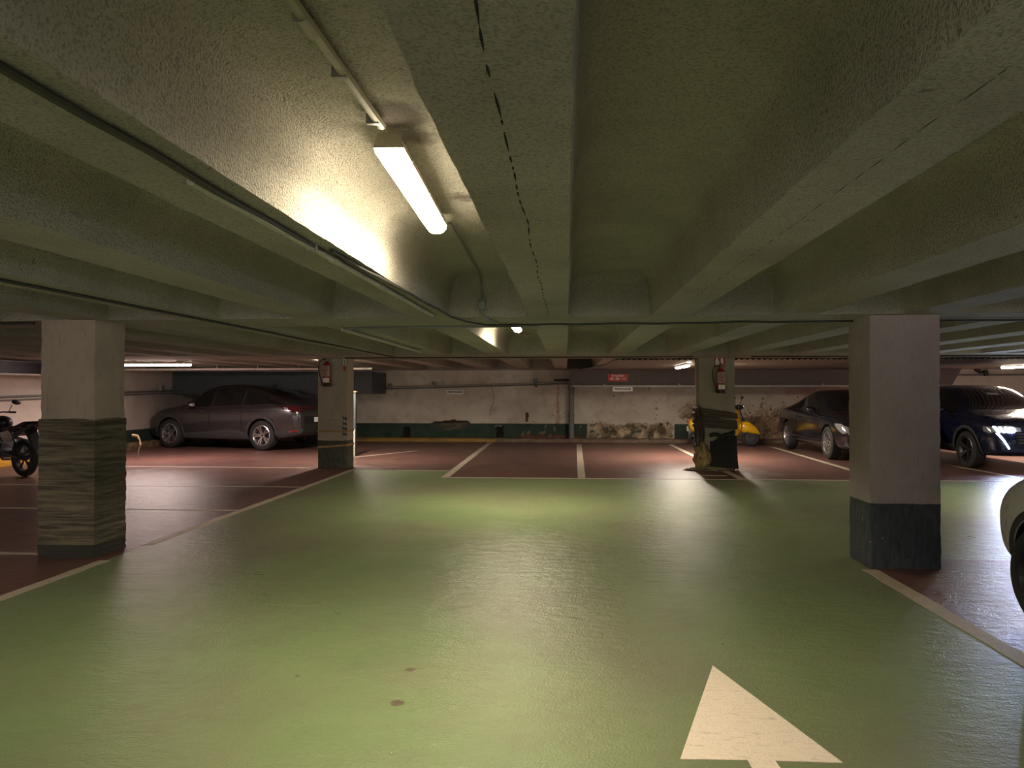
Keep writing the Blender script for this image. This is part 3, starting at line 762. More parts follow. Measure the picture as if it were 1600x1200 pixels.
for i, (z, tl, hh) in enumerate(((1.10, -.10, .085), (1.01, -.05, .05), (.965, -.09, .06), (.875, -.06, .09), (.80, -.03, .05))):
    child_world(strap_band(z, tl, hh, i*3), 'strap', M['strap'], cFR)
def lumpy(c, size, colf, amp, freq, seed, sub=5):
    bm = bmesh.new(); vs = bmesh.ops.create_icosphere(bm, subdivisions=sub, radius=1)['verts']; cols = []
    for v in vs:
        d = v.co.copy(); n1 = noise.fractal(d*freq+Vector((seed, 0, 0)), 1, 2, 4); v.co = Vector((d.x*size[0], d.y*size[1], d.z*size[2]))*(1+amp*n1)+Vector(c)
        v.co.z = max(v.co.z, .0); cols.append((*colf(n1, v.co), 1))
    me = bpy.data.meshes.new('x'); bm.to_mesh(me); bm.free()
    ca = me.color_attributes.new('Col', 'FLOAT_COLOR', 'POINT'); ca.data.foreach_set('color', [q for cc in cols for q in cc])
    me.materials.append(M['foamcol'])
    for f in me.polygons: f.use_smooth = True
    return me
def add_me(me, name, parent):
    o = bpy.data.objects.new(name, me); COL.objects.link(o); me.name = name; o.parent = parent; o.location = -Vector(parent.location); return o
add_me(lumpy((2.47, 13.19, .23), (.14, .11, .27), lambda n, c: mixc((.40, .30, .13), (.10, .075, .035), clamp(.35+n*1.1)), .45, 2.4, 3), 'torn_foam', cFR)
add_me(lumpy((2.42, 13.20, .72), (.085, .075, .42), lambda n, c: mixc((.12, .095, .065), (.04, .032, .022), clamp(.5+n)), .35, 3.0, 8), 'torn_wrap', cFR)
add_me(lumpy((2.60, 13.12, .02), (.36, .14, .04), lambda n, c: mixc((.30, .24, .15), (.12, .10, .07), clamp(.5+n)), .5, 3.5, 12), 'crumbled_foam', cFR)
# rubber mat: folded sheet around the front and right faces
mb = MB(); cols_ = []
path = [(2.60, 13.17), (2.66, 13.165), (2.8, 13.16), (2.95, 13.16), (3.06, 13.165), (3.088, 13.19), (3.095, 13.3), (3.095, 13.5)]
for (px, py) in path:
    col_ = []
    for k in range(9):
        z = .03 + (.60 - (.10 if px < 2.7 else 0))*k/8; b = .012*noise.noise(Vector((px*5, py*5, z*4)))
        flare = .03*(1-k/8)**2 if px > 3.0 else 0
        col_.append(mb.bm.verts.new((px+b+flare, py-b-.012, z)))
    cols_.append(col_)
for a, b in zip(cols_, cols_[1:]):
    for k in range(8): mb.bm.faces.new((a[k], b[k], b[k+1], a[k+1]))
r = bmesh.ops.solidify(mb.bm, geom=mb.bm.faces[:], thickness=.012)
child_world(mb, 'rubber_mat', M['mat'], cFR)
mb = MB(); mb.tube([(2.60+.055*i, 13.14+.01*math.sin(i), .63+.03*math.sin(i*.9)+(.05 if i > 4 else 0)) for i in range(9)], .035, n=10)
mb.tube([(3.03-.03*i, 13.13, .68-.006*i*i) for i in range(5)], .03, n=8)
child_world(mb, 'rolled_mat_edge', M['mat'], cFR)

# dark post behind the far left column
mb = MB(); mb.box((-4.70, 15.45, .71), (.10, .10, 1.42), bev=.006); o = mb.build('metal_post', M['duct']); at_center(o)
mb = MB(); mb.box((.005, -.065, .30), (.085, .03, .60), bev=.006); mb.build('pale_guard', M['white'], o); MB().box((0, 0, 1.43), (.13, .13, .03)).build('cap', M['ochre'], o)
tag(o, 'slim dark post with a pale lower guard behind the far left column', 'post')

# ------------------------------------------------------------------ fire extinguishers
def extinguisher(x, y, z, label, tall=1.0):
    r = empty('fire_extinguisher', (x, y, z)); tag(r, label, 'fire extinguisher', 'fire extinguishers hung on columns')
    R = .078; prof = [(0, 0), (R*.9, 0), (R, .015), (R, .36), (R*.92, .40), (R*.6, .435), (.028, .45), (.024, .47), (0, .47)]
    MB().lathe(prof, 28).build('cylinder_body', M['redpaint'], r)
    MB().lathe([(R+.002, .0), (R+.003, .002), (R+.003, .055), (R+.001, .06)], 28).build('base_ring', M['black'], r)
    mb = MB(); mb.lathe([(.0, .47), (.022, .47), (.022, .51), (.015, .53), (0, .53)], 16); mb.build('valve', M['chrome'], r)
    mb = MB(); mb.box((.0, -.02, .535), (.022, .12, .012), rot=RX(.2)); mb.box((0, -.02, .515), (.02, .10, .010), rot=RX(-.1)); mb.build('handle', M['black'], r)
    pts = [(-.02, 0, .50), (-.07, -.005, .505), (-.125, -.01, .47), (-.15, -.015, .38), (-.14, -.02, .27), (-.115, -.02, .17), (-.088, -.02, .10), (-.084, -.02, .04)]
    MB().tube(pts, .010, n=8).build('hose', M['black'], r); MB().tube([(-.088, -.02, .10), (-.082, -.02, .02)], [.013, .02], n=10).build('nozzle', M['black'], r)
    # paper label wrapped on the front of the cylinder
    def wrap(z0, z1, m, nm, a0=-1.1, a1=1.1, rr=R+.0015):
        mb = MB(); n = 14; A = []
        for i in range(n+1):
            a = lerp(a0, a1, i/n) - PI/2; A.append([mb.bm.verts.new((rr*math.cos(a), rr*math.sin(a), zz)) for zz in (z0, z1)])
        for a, b in zip(A, A[1:]): mb.bm.faces.new((a[0], b[0], b[1], a[1]))
        return mb.build(nm, m, r)
    wrap(.19, .385, M['signdim'], 'label'); wrap(.075, .155, M['signwhite'], 'instruction_label', -.7, .9)
    mb = MB()
    for i in range(5): mb.box((-.03+.015*i, -R-.003, .29+.02*math.sin(i*2.1)), (.009, .002, .06+.02*math.cos(i)))
    for zz in (.215, .235, .355): mb.box((0, -R-.003, zz), (.075, .002, .008))
    mb.build('label_print', M['signred'], r)
    mb = MB(); mb.box((0, R*.9, .40), (.05, .03, .10)); mb.build('bracket', M['steel'], r); return r
e1 = extinguisher(-4.43, 12.86, 1.525, 'fire extinguisher with a black hose on the far left column')
e2 = extinguisher(2.785, 13.11, 1.40, 'fire extinguisher on the wrapped far right column, below its red sign')
mb = MB(); mb.box((2.785, 13.19, 1.965), (.19, .01, .16), bev=.003); o = mb.build('extinguisher_sign', M['signred']); at_center(o)
mb = MB(); mb.prism([(-.075, .03), (-.02, .02), (-.005, .07), (-.02, .12), (-.03, .10), (-.045, .21), (-.06, .15), (-.078, .12)], -.008, -.005); mb.build('flame_symbol', M['signwhite'], o)
mb = MB(); mb.prism([(.02, .04), (.06, .04), (.06, .14), (.045, .16), (.045, .175), (.03, .175), (.03, .16), (.02, .14)], -.008, -.005); mb.box((.05, -.006, .19), (.05, .003, .012)); mb.build('extinguisher_symbol', M['signwhite'], o)
tag(o, 'red sign with white fire symbols above the extinguisher on the wrapped column', 'sign')

# ------------------------------------------------------------------ wall signs
def sign(x0, x1, z0, z1, y, m, label, lines, tm):
    mb = MB(); mb.box(((x0+x1)/2, y, (z0+z1)/2), (x1-x0, .012, z1-z0)); o = mb.build('wall_sign', m, smooth=False); at_center(o); tag(o, label, 'sign')
    for body, size, dz, bold in lines: text_mesh('lettering', body, size, tm, o, (0, -.008, (z1-z0)/2+dz), (PI/2, 0, 0), .001, bold)
    return o
sign(-3.47, -2.98, 1.355, 1.48, 20.425, M['signwhite'], 'white PARTICULAR sign on the white wall below the sloping pipes', [('PARTICULAR', .072, 0, .003)], M['black'])
sign(1.22, 1.74, 1.44, 1.56, 18.90, M['signwhite'], 'white PARTICULAR sign on the pale rail under the brown soffit', [('PARTICULAR', .072, 0, .003)], M['black'])
sign(1.10, 1.62, 1.70, 1.90, 18.99, M['signred'], 'red sign with two lines of pale letters on the brown soffit', [('SE ALQUILA', .062, .05, .001), ('606 706 611', .088, -.035, .002)], M['signwhite'])
#CARS
# ------------------------------------------------------------------ cars
class Car:
    """local frame: +x nose, +y left, z up"""
    def __init__(s, name, st, paint, label, loc, rz, axf, axr, R, wy, group=None, archR=None, cat='car'):
        s.r = empty(name, loc, rz); tag(s.r, label, cat)
        s.st = st; s.paint = paint; s.axf, s.axr, s.R, s.wy = axf, axr, R, wy
        bm = bmesh.new(); rings = []
        for (x, zb, zs, zt, w, wt) in st:
            half = [(0, zb), (.55*w, zb), (.86*w, zb+.01), (.955*w, zb+.07), (.985*w, lerp(zb, zs, .38)), (w, lerp(zb, zs, .68)), (.985*w, lerp(zb, zs, .88)), (.945*w, zs),
                    (lerp(.90*w, wt, .12), lerp(zs, zt, .10)+.006), (lerp(.90*w, wt, .62), lerp(zs, zt, .60)), (wt+.01, zt-.07*min(1, (zt-zs)/.3)), (wt*.78, zt-.018), (wt*.4, zt-.003)]
            ring = [bm.verts.new((x, y, z)) for y, z in half] + [bm.verts.new((x, 0, zt))] + [bm.verts.new((x, -y, z)) for y, z in half[:0:-1]]
            rings.append(ring)
        n = len(rings[0])
        for a, b in zip(rings, rings[1:]):
            for k in range(n): bm.faces.new((a[k], a[(k+1) % n], b[(k+1) % n], b[k]))
        bm.faces.new(rings[0][::-1]); bm.faces.new(rings[-1])
        bmesh.ops.recalc_face_normals(bm, faces=bm.faces)
        me = bpy.data.meshes.new('t'); bm.to_mesh(me); bm.free(); o = bpy.data.objects.new('t', me); COL.objects.link(o)
        sub = o.modifiers.new('s', 'SUBSURF'); sub.levels = 2; sub.render_levels = 2
        dg = bpy.context.evaluated_depsgraph_get(); dg.update(); sm = bpy.data.meshes.new_from_object(o.evaluated_get(dg))
        s.bvh = BVHTree.FromPolygons([v.co.copy() for v in sm.vertices], [tuple(p.vertices) for p in sm.polygons])
        bpy.data.objects.remove(o)
        b = bpy.data.objects.new('t', sm); COL.objects.link(b); sm.materials.clear(); sm.materials.append(paint); sm.materials.append(M['dark'])
        AR = archR or R+.045
        cutters = []
        for ax in (axf, axr):
            for sy in (1, -1):
                mb = MB(); mb.lathe([(0, 0), (AR, 0), (AR, .34), (0, .34)], 40, Matrix.Translation((ax, sy*1.06, R)) @ Matrix.Rotation(PI/2*sy, 4, 'X'))
                c = mb.build('cut', M['dark'], None, False); cutters.append(c)
                md = b.modifiers.new('b', 'BOOLEAN'); md.operation = 'DIFFERENCE'; md.object = c; md.solver = 'EXACT'; md.material_mode = 'TRANSFER'
        dg = bpy.context.evaluated_depsgraph_get(); dg.update(); fm = bpy.data.meshes.new_from_object(b.evaluated_get(dg))
        bpy.data.objects.remove(b)
        for c in cutters: bpy.data.objects.remove(c)
        for f in fm.polygons: f.use_smooth = True
        fm.set_sharp_from_angle(angle=math.radians(35))
        s.body = bpy.data.objects.new('body', fm); fm.name = 'body'; COL.objects.link(s.body); s.body.parent = s.r
    def prof(s, x, i):
        for a, b in zip(s.st, s.st[1:]):
            if a[0] <= x <= b[0]: return lerp(a[i], b[i], (x-a[0])/(b[0]-a[0]))
        return s.st[-1][i] if x > 0 else s.st[0][i]
    def hit(s, u, v, side, off=.005):
        if side in ('L', 'R'):
            o_, d = Vector((u, 3 if side == 'L' else -3, v)), Vector((0, -1 if side == 'L' else 1, 0))
        elif side in ('F', 'B'):
            o_, d = Vector((5 if side == 'F' else -5, u, v)), Vector((-1 if side == 'F' else 1, 0, 0))
        else: o_, d = Vector((u, v, 5)), Vector((0, 0, -1))
        h = s.bvh.ray_cast(o_, d)
        if h[0] is None: return None
        nrm = h[1] if h[1].dot(d) < 0 else -h[1]
        return h[0] + nrm*off
    def panel(s, name, poly, side, m, off=.005, parent=None, step=.05):
        """pane lying on the body, outline in side (x,z), front/back (y,z) or top (x,y) view"""
        P = []
        for a, b in zip(poly, poly[1:]+poly[:1]):
            L = math.hypot(b[0]-a[0], b[1]-a[1]); k = max(1, int(L/step))
            for i in range(k): P.append((lerp(a[0], b[0], i/k), lerp(a[1], b[1], i/k)))
        nb = len(P); xs = [p[0] for p in poly]; zs = [p[1] for p in poly]
        def inside(x, y):
            c = False; j = len(poly)-1
            for i in range(len(poly)):
                if (poly[i][1] > y) != (poly[j][1] > y) and x < (poly[j][0]-poly[i][0])*(y-poly[i][1])/(poly[j][1]-poly[i][1])+poly[i][0]: c = not c
                j = i
            return c
        g = min(xs)+step*.5
        while g < max(xs):
            h = min(zs)+step*.5
            while h < max(zs):
                if inside(g, h) and min(math.hypot(g-p[0], h-p[1]) for p in P[:nb]) > step*.4: P.append((g, h))
                h += step
            g += step
        r = delaunay_2d_cdt([Vector(p) for p in P], [(i, (i+1) % nb) for i in range(nb)], [], 1, 1e-5)
        co = []; ok = []
        for v in r[0]:
            q = s.hit(v.x, v.y, side, off); ok.append(q is not None); co.append(q if q is not None else Vector((0, 0, 0)))
        fs = [f for f in r[2] if all(ok[i] for i in f)]
        bm = bmesh.new(); vs = [bm.verts.new(c) for c in co]
        for f in fs:
            try: bm.faces.new([vs[i] for i in f])
            except ValueError: pass
        for v in vs:
            if not v.link_faces: bm.verts.remove(v)
        bmesh.ops.recalc_face_normals(bm, faces=bm.faces)
        me = bpy.data.meshes.new(name); bm.to_mesh(me); bm.free(); me.materials.append(m)
        for f in me.polygons: f.use_smooth = True
        o = bpy.data.objects.new(name, me); COL.objects.link(o); o.parent = parent or s.r; return o
    def both(s, name, poly, m, off=.005, step=.05): return [s.panel(name, poly, sd, m, off, None, step) for sd in 'LR']
    def ends(s, name, poly, side, m, off=.005, step=.04):   # left and right pieces of the front/back
        return [s.panel(name, [(k*y, z) for y, z in poly], side, m, off, None, step) for k in (1, -1)]
    def line(s, name, pts, side, m, r=.004, off=.001, parent=None, dens=.04):
        q = []
        for a, b in zip(pts, pts[1:]):
            k = max(1, int(math.hypot(b[0]-a[0], b[1]-a[1])/dens))
            for i in range(k): q.append((lerp(a[0], b[0], i/k), lerp(a[1], b[1], i/k)))
        q.append(pts[-1]); w_ = [s.hit(a, b, side, off) for a, b in q]; w_ = [v for v in w_ if v is not None]
        return MB().tube(w_, r, n=6).build(name, m, parent or s.r)
    def glass(s, segs, lo=.035, hi=.105, mat=None):
        for x0, x1 in segs:
            n = 8; xs = [lerp(x0, x1, i/n) for i in range(n+1)]
            up = [(x_, max(s.prof(x_, 3)-hi, s.prof(x_, 2)+lo+.02)) for x_ in xs]; dn = [(x_, s.prof(x_, 2)+lo) for x_ in xs]
            s.both('side_window', dn + up[::-1], mat or M['glass'])
    def wheels(s, spokes=5, m_rim=None, wt=.22, double=False):
        m_rim = m_rim or M['alu']; R = s.R; rr = R*.68
        for ax in (s.axf, s.axr):
            for sy in (1, -1):
                T = Matrix.Translation((ax, sy*s.wy, R)) @ Matrix.Rotation(-PI/2*sy, 4, 'X')   # local +Z -> outward
                h = wt/2
                tp = [(rr, -h*.8), (rr+.02, -h), (R-.045, -h), (R-.012, -h*.8), (R, -h*.45), (R, h*.45), (R-.012, h*.8), (R-.045, h), (rr+.02, h), (rr, h*.8)]
                mb = MB(); mb.lathe(tp, 48, T, closed=True); wh = mb.build('wheel', M['rubber'], s.r)
                mb = MB(); mb.lathe([(rr+.004, h*.86), (rr-.012, h*.92), (rr-.03, h*.7), (rr-.035, -h*.7)], 40, T); mb.lathe([(0, h*.55), (.055, h*.55), (.065, h*.4), (.05, h*.1)], 20, T)
                ns = spokes*2 if double else spokes
                for k in range(ns):
                    an = 2*PI*k/spokes if not double else 2*PI*(k//2)/spokes + (.17 if k % 2 else -.17)
                    Rm = T @ Matrix.Rotation(an, 4, 'Z')
                    v = bmesh.ops.create_cube(mb.bm, size=1)['verts']
                    wd = .035 if double else .055
                    for q in v:
                        far = q.co.x > 0; q.co = Vector((.04 if not far else rr-.015, q.co.y*(wd*1.0 if far else wd*.8), h*(.50 if not far else .80) + q.co.z*.022))
                    bmesh.ops.transform(mb.bm, matrix=Rm, verts=v)
                mb.build('rim', m_rim, wh)
                MB().lathe([(0, -h*.1), (rr-.04, -h*.1), (rr-.04, -h*.3), (0, -h*.3)], 32, T).build('brake_disc', M['darkalu'], wh)
                for k in range(5):
                    a = 2*PI*k/5
                MB().lathe([(0, h*.62), (.022, h*.62), (.026, h*.55)], 16, T).build('hub_cap', M['darkalu'], wh)
    def arch(s, m, wd=.045, r0=None, z0=None):
        r0 = r0 or s.R+.045
        for ax in (s.axf, s.axr):
            for sd in 'LR':
                a0 = math.asin(clamp(((z0 or .22)-s.R)/r0, -1, 1)); n = 26; A = []
                for i in range(n+1):
                    an = lerp(a0, PI-a0, i/n); A.append((math.cos(an), math.sin(an)))
                bm = bmesh.new(); prev = None
                for c_, s_ in A:
                    row = [s.hit(ax+c_*r, s.R+s_*r, sd, .012 if j != 1 else .02) for j, r in enumerate((r0+.002, r0+wd*.5, r0+wd))]
                    if any(q is None for q in row): prev = None; continue
                    row = [bm.verts.new(q) for q in row]
                    if prev:
                        for j in (0, 1): bm.faces.new((prev[j], row[j], row[j+1], prev[j+1]))
                    prev = row
                bmesh.ops.recalc_face_normals(bm, faces=bm.faces)
                me = bpy.data.meshes.new('wheel_arch_trim'); bm.to_mesh(me); bm.free(); me.materials.append(m)
                for f in me.polygons: f.use_smooth = True
                o = bpy.data.objects.new('wheel_arch_trim', me); COL.objects.link(o); o.parent = s.r
    def mirrors(s, x, y, z, m):
        for k in (1, -1):
            mb = MB(); mb.sphere((x, k*y, z), (.085, .11, .072), 3); mb.tube([(x+.02, k*(y-.14), z-.08), (x, k*(y-.04), z-.03)], .022)
            o = mb.build('wing_mirror', m, s.r); MB().sphere((x-.045, k*y, z), (.045, .09, .055), 2).build('mirror_glass', M['lens'], o)
    def handles(s, xs, z, m):
        for x_ in xs:
            for sd in 'LR':
                q0 = s.hit(x_-.09, z, sd, .03); q1 = s.hit(x_+.09, z, sd, .03); qa = s.hit(x_-.09, z, sd, 0); qb = s.hit(x_+.09, z, sd, 0)
                if None in (q0, q1, qa, qb): continue
                MB().tube([qa, q0, q0.lerp(q1, .5), q1, qb], .010, n=8).build('door_handle', m, s.r)
    def doors(s, segs, zlo=.30, hi=.10):
        for x0, x1, bot in segs:
            for sd in 'LR':
                zt0, zt1 = s.prof(x0, 2)+.02, s.prof(x1, 2)+.02
                s.line('door_gap', [(x0, zt0), (x0+.01, lerp(zlo, zt0, .4)), (x0+(.0 if not bot else bot), zlo)], sd, M['dark'], .004)
                s.line('door_gap', [(x1, zt1), (x1, zlo)], sd, M['dark'], .004)
                s.line('door_gap', [(x0+(.0 if not bot else bot), zlo), (x1, zlo)], sd, M['dark'], .004)

# --- grey coupe-shaped SUV, nose to the left wall
ST = [(-2.36, .44, .80, .86, .70, .58), (-2.31, .36, .95, 1.03, .82, .66), (-2.15, .31, 1.05, 1.12, .885, .68), (-1.95, .27, 1.06, 1.19, .90, .64), (-1.6, .24, 1.055, 1.32, .91, .60), (-1.15, .22, 1.03, 1.45, .915, .585),
      (-.7, .21, 1.01, 1.53, .915, .60), (-.25, .21, .995, 1.565, .915, .615), (.2, .21, .98, 1.55, .915, .61), (.5, .21, .97, 1.47, .915, .60), (.8, .21, .96, 1.28, .91, .62), (1.08, .21, .95, 1.10, .905, .68),
      (1.3, .21, .935, 1.02, .90, .70), (1.75, .22, .89, .965, .89, .68), (2.0, .24, .82, .895, .855, .64), (2.14, .27, .70, .79, .78, .58), (2.21, .33, .56, .64, .66, .50)]
a0 = math.atan2(17.45-16.72, -9.95+7.19)
c = Car('coupe_suv', ST, M['greypaint'], 'dark grey sloping-roof SUV parked nose to the left wall, beyond the left columns', ((-7.19-9.95)/2+.06, (16.72+17.45)/2+.9, 0), a0, 1.36, -1.36, .352, .80)
c.r.scale = (1.04, 1.04, 1.04)
c.glass([(-1.42, -.78), (-.72, .10), (.18, .86)]); c.both('window_trim', [(-1.95, 1.075), (-1.45, 1.08), (-1.45, 1.19), (-1.62, 1.16)], M['glass'])
c.panel('windscreen', [(-.60, 1.10), (.60, 1.10), (.52, 1.46), (-.52, 1.46)], 'F', M['glass'])
c.panel('rear_window', [(-.56, 1.20), (.56, 1.20), (.50, 1.46), (-.50, 1.46)], 'B', M['glass'])
c.panel('tailgate_panel', [(-.60, .62), (.60, .62), (.62, .80), (-.62, .80)], 'B', M['black'])
c.panel('light_bar', [(-.62, .965), (.62, .965), (.62, 1.0), (-.62, 1.0)], 'B', M['darkred'], .008)
c.both('tail_light', [(-2.33, .90), (-2.30, 1.03), (-1.95, 1.05), (-1.86, 1.03), (-2.02, .95), (-2.18, .90)], M['darkred'], .008, .03)
c.both('tail_light_lens', [(-2.10, .93), (-2.07, 1.0), (-1.96, 1.01), (-2.02, .94)], M['lens'], .014, .03)
c.both('headlight', [(1.80, .84), (2.02, .80), (2.16, .70), (2.12, .66), (1.95, .74)], M['lens'], .006, .03)
c.ends('headlight', [(.50, .66), (.74, .62), (.70, .72), (.50, .72)], 'F', M['lens'])
c.both('lower_cladding', [(-.98, .26), (-.98, .34), (-.80, .46), (-.60, .50), (.60, .40), (.96, .38), (.96, .26)], M['cladding'], .012)
c.both('rear_bumper_trim', [(-2.33, .40), (-1.76, .30), (-1.72, .46), (-2.34, .52)], M['cladding'], .012)
c.both('reflector', [(-2.29, .455), (-2.10, .44), (-2.10, .475), (-2.29, .49)], M['redlens'], .018, .03)
c.panel('grille', [(-.42, .42), (.42, .42), (.45, .60), (-.45, .60)], 'F', M['black']); c.panel('number_plate', [(-.26, .66), (.26, .66), (.26, .77), (-.26, .77)], 'B', M['signwhite'], .012)
for sd in 'LR':
    c.line('shoulder_crease', [(-1.9, .93), (-1.0, .90), (.2, .88), (1.6, .83)], sd, c.paint, .006, -.001); c.line('window_sill_trim', [(-1.75, 1.075), (-.9, 1.05), (.2, 1.005), (.95, .985)], sd, M['chrome'], .006)
c.doors([(-.80, .14, 0), (.14, .98, 0)], .42); c.doors([(-1.05, -.80, 0)], .60); c.arch(M['cladding'], .06); c.wheels(5, M['alu'], double=True); c.mirrors(.62, .98, 1.06, M['greypaint']); c.handles([-.62, .32], .88, M['chrome'])
mb = MB(); mb.prism([(-.95, 1.50), (-1.10, 1.485), (-1.10, 1.56), (-1.05, 1.56)], -.015, .015); mb.build('roof_fin', M['black'], c.r)
grey = c

# --- black coupe facing the lane
ST = [(-2.38, .40, .74, .79, .68, .52), (-2.31, .33, .89, .95, .80, .60), (-2.1, .28, .96, 1.01, .86, .62), (-1.7, .24, .985, 1.07, .885, .60), (-1.35, .21, .98, 1.18, .89, .55), (-1.0, .19, .965, 1.30, .89, .545),
      (-.5, .18, .945, 1.41, .89, .56), (0, .18, .93, 1.43, .89, .575), (.35, .18, .915, 1.38, .89, .57), (.65, .18, .90, 1.25, .89, .585), (.98, .18, .885, 1.03, .89, .66), (1.2, .18, .87, .965, .89, .68),
      (1.65, .19, .82, .91, .88, .66), (2.0, .21, .75, .83, .85, .62), (2.18, .25, .63, .72, .78, .56), (2.26, .32, .50, .56, .66, .5)]
c = Car('coupe_car', ST, M['blackpaint'], 'black two-door coupe with silver wheels parked beside the wrapped column, facing the lane', (6.38, 16.9, 0), -PI/2, 1.38, -1.38, .335, .785)
c.r.scale = (1.0, 1.0, 1.045)
c.glass([(-1.36, -.66), (-.60, .74)], .03, .095); c.panel('windscreen', [(-.60, .98), (.60, .98), (.52, 1.35), (-.52, 1.35)], 'F', M['glass'])
c.panel('rear_window', [(-.5, 1.08), (.5, 1.08), (.46, 1.32), (-.46, 1.32)], 'B', M['glass'])
c.panel('rear_view_mirror', [(-.02, 1.25), (.14, 1.25), (.14, 1.285), (-.02, 1.285)], 'F', M['steel'], .012, None, .03)
c.both('headlight', [(1.72, .74), (1.95, .74), (2.16, .66), (2.20, .58), (2.08, .55), (1.88, .64)], M['lens'], .007, .03)
c.ends('headlight', [(.44, .54), (.74, .53), (.78, .66), (.60, .70), (.44, .64)], 'F', M['lens'], .007)
c.ends('headlight_bulb', [(.54, .57), (.66, .57), (.66, .66), (.54, .66)], 'F', M['chrome'], .016, .03)
c.both('tail_light', [(-2.35, .74), (-2.3, .88), (-2.0, .90), (-2.05, .76)], M['redlens'], .006, .03)
c.panel('grille', [(-.36, .42), (.36, .42), (.38, .64), (-.38, .64)], 'F', M['black'], .008); c.ends('air_intake', [(.44, .33), (.70, .34), (.70, .45), (.46, .43)], 'F', M['black'], .008)
c.ends('chrome_blade', [(.42, .30), (.74, .31), (.74, .325), (.42, .315)], 'F', M['chrome'], .014, .03); c.panel('number_plate', [(-.26, .30), (.26, .30), (.26, .40), (-.26, .40)], 'F', M['signwhite'], .014)
for sd in 'LR':
    c.line('sill_trim', [(-1.0, .36), (.98, .36)], sd, M['chrome'], .005); c.line('window_sill_trim', [(-1.55, 1.0), (-.6, .975), (.3, .955), (.85, .93)], sd, M['chrome'], .007)
    c.line('shoulder_crease', [(-1.9, .84), (-.8, .83), (.4, .78), (1.3, .74)], sd, c.paint, .006, -.001)
c.doors([(-.62, .92, .08)], .34); c.wheels(5, M['alu'], double=True); c.mirrors(.58, .95, .99, M['blackpaint']); c.handles([-.42], .80, M['blackpaint'])

# --- dark SUV with its headlights on
ST = [(-2.2, .46, .84, .92, .72, .60), (-2.12, .38, 1.0, 1.28, .84, .60), (-1.85, .30, 1.05, 1.47, .895, .60), (-1.4, .26, 1.05, 1.545, .91, .62), (-.7, .24, 1.03, 1.575, .915, .635), (0, .24, 1.01, 1.575, .915, .635),
      (.35, .24, 1.0, 1.52, .915, .63), (.65, .24, .99, 1.37, .915, .64), (.95, .24, .985, 1.16, .915, .68), (1.15, .24, .975, 1.07, .91, .71), (1.6, .25, .94, 1.03, .905, .71), (1.95, .27, .89, .97, .88, .69),
      (2.12, .29, .78, .87, .83, .66), (2.19, .33, .60, .68, .76, .60), (2.22, .38, .50, .56, .68, .55)]
RZ3 = -PI/2
c = Car('suv', ST, M['glare_black'], 'dark SUV with one dazzling white headlight on, at the right behind the near right column', (8.38, 15.32, 0), RZ3, 1.34, -1.30, .35, .80)
c.glass([(-1.75, -1.05), (-.98, -.10), (-.02, .80)]); c.panel('windscreen', [(-.62, 1.10), (.62, 1.10), (.55, 1.47), (-.55, 1.47)], 'F', M['glass']); c.panel('rear_window', [(-.56, 1.08), (.56, 1.08), (.52, 1.42), (-.52, 1.42)], 'B', M['glass'])
c.panel('rear_view_mirror', [(-.10, 1.36), (.10, 1.36), (.10, 1.40), (-.10, 1.40)], 'F', M['signwhite'], .012, None, .03)
HL = emis('lit headlamp', (.80, .88, 1.0), 45.0); DRL = emis('daytime running light', (.86, .93, 1.0), 11.0)
c.ends('headlight', [(.40, .70), (.80, .70), (.845, .80), (.62, .83), (.40, .79)], 'F', M['lens'], .006)
c.both('headlight', [(1.86, .80), (2.06, .80), (2.16, .72), (2.0, .69), (1.88, .72)], M['lens'], .006, .03)
for k in (1, -1):
    for j in range(3):
        y_ = .81-.072*j
        c.panel('led_claw', [(k*y_, .805-.004*j), (k*(y_-.03), .805-.004*j), (k*(y_-.065), .70), (k*(y_-.035), .70)], 'F', DRL, .016, None, .02)
    c.panel('led_fang', [(k*.80, .69), (k*.765, .69), (k*.625, .43), (k*.645, .42)], 'F', DRL, .016, None, .03)
    c.panel('main_beam', [(k*(.56+.055*math.cos(a*PI/6)), .745+.045*math.sin(a*PI/6)) for a in range(12)], 'F', HL, .018, None, .03)
c.both('tail_light', [(-2.18, .86), (-2.16, .98), (-1.9, 1.0), (-1.9, .88)], emis('lit tail lamp', (1.0, .02, .06), 3.0), .008, .03)
c.ends('tail_light', [(.40, .88), (.72, .88), (.72, .98), (.40, .98)], 'B', emis('lit tail lamp bar', (1.0, .02, .06), 3.0), .008)
c.panel('grille', [(-.50, .50), (.50, .50), (.54, .72), (-.54, .72)], 'F', M['black'], .008)
for j in range(4): c.line('grille_bar', [(-.48, .53+j*.05), (.48, .53+j*.05)], 'F', M['chrome'], .004, .010)
c.panel('number_plate', [(-.26, .40), (.26, .40), (.26, .50), (-.26, .50)], 'F', M['signwhite'], .02)
c.both('lower_cladding', [(-.95, .30), (-.95, .42), (.95, .42), (.95, .30)], M['cladding'], .01); c.arch(M['cladding'], .06, z0=.26)
c.doors([(-1.0, -.06, 0), (-.06, .90, 0)], .42); c.wheels(5, M['darkalu']); c.mirrors(.66, 1.0, 1.08, M['glare_black']); c.handles([-.75, .18], .90, M['glare_black'])
def spot(car, x_, y_, z_, W, ang, aim):
    l = bpy.data.lights.new('headlight_beam', 'SPOT'); l.energy = W; l.color = (.50, .62, 1.0); l.spot_size = math.radians(ang); l.spot_blend = .6; l.shadow_soft_size = .035
    o = bpy.data.objects.new('headlight_beam', l); COL.objects.link(o); o.parent = car.r; o.location = (x_, y_, z_)
    o.rotation_euler = Vector(aim).to_track_quat('-Z', 'Y').to_euler(); return o
for k in (1, -1): spot(c, 2.26, k*.56, .745, HEAD_W, 150, (1, 0, -.10))

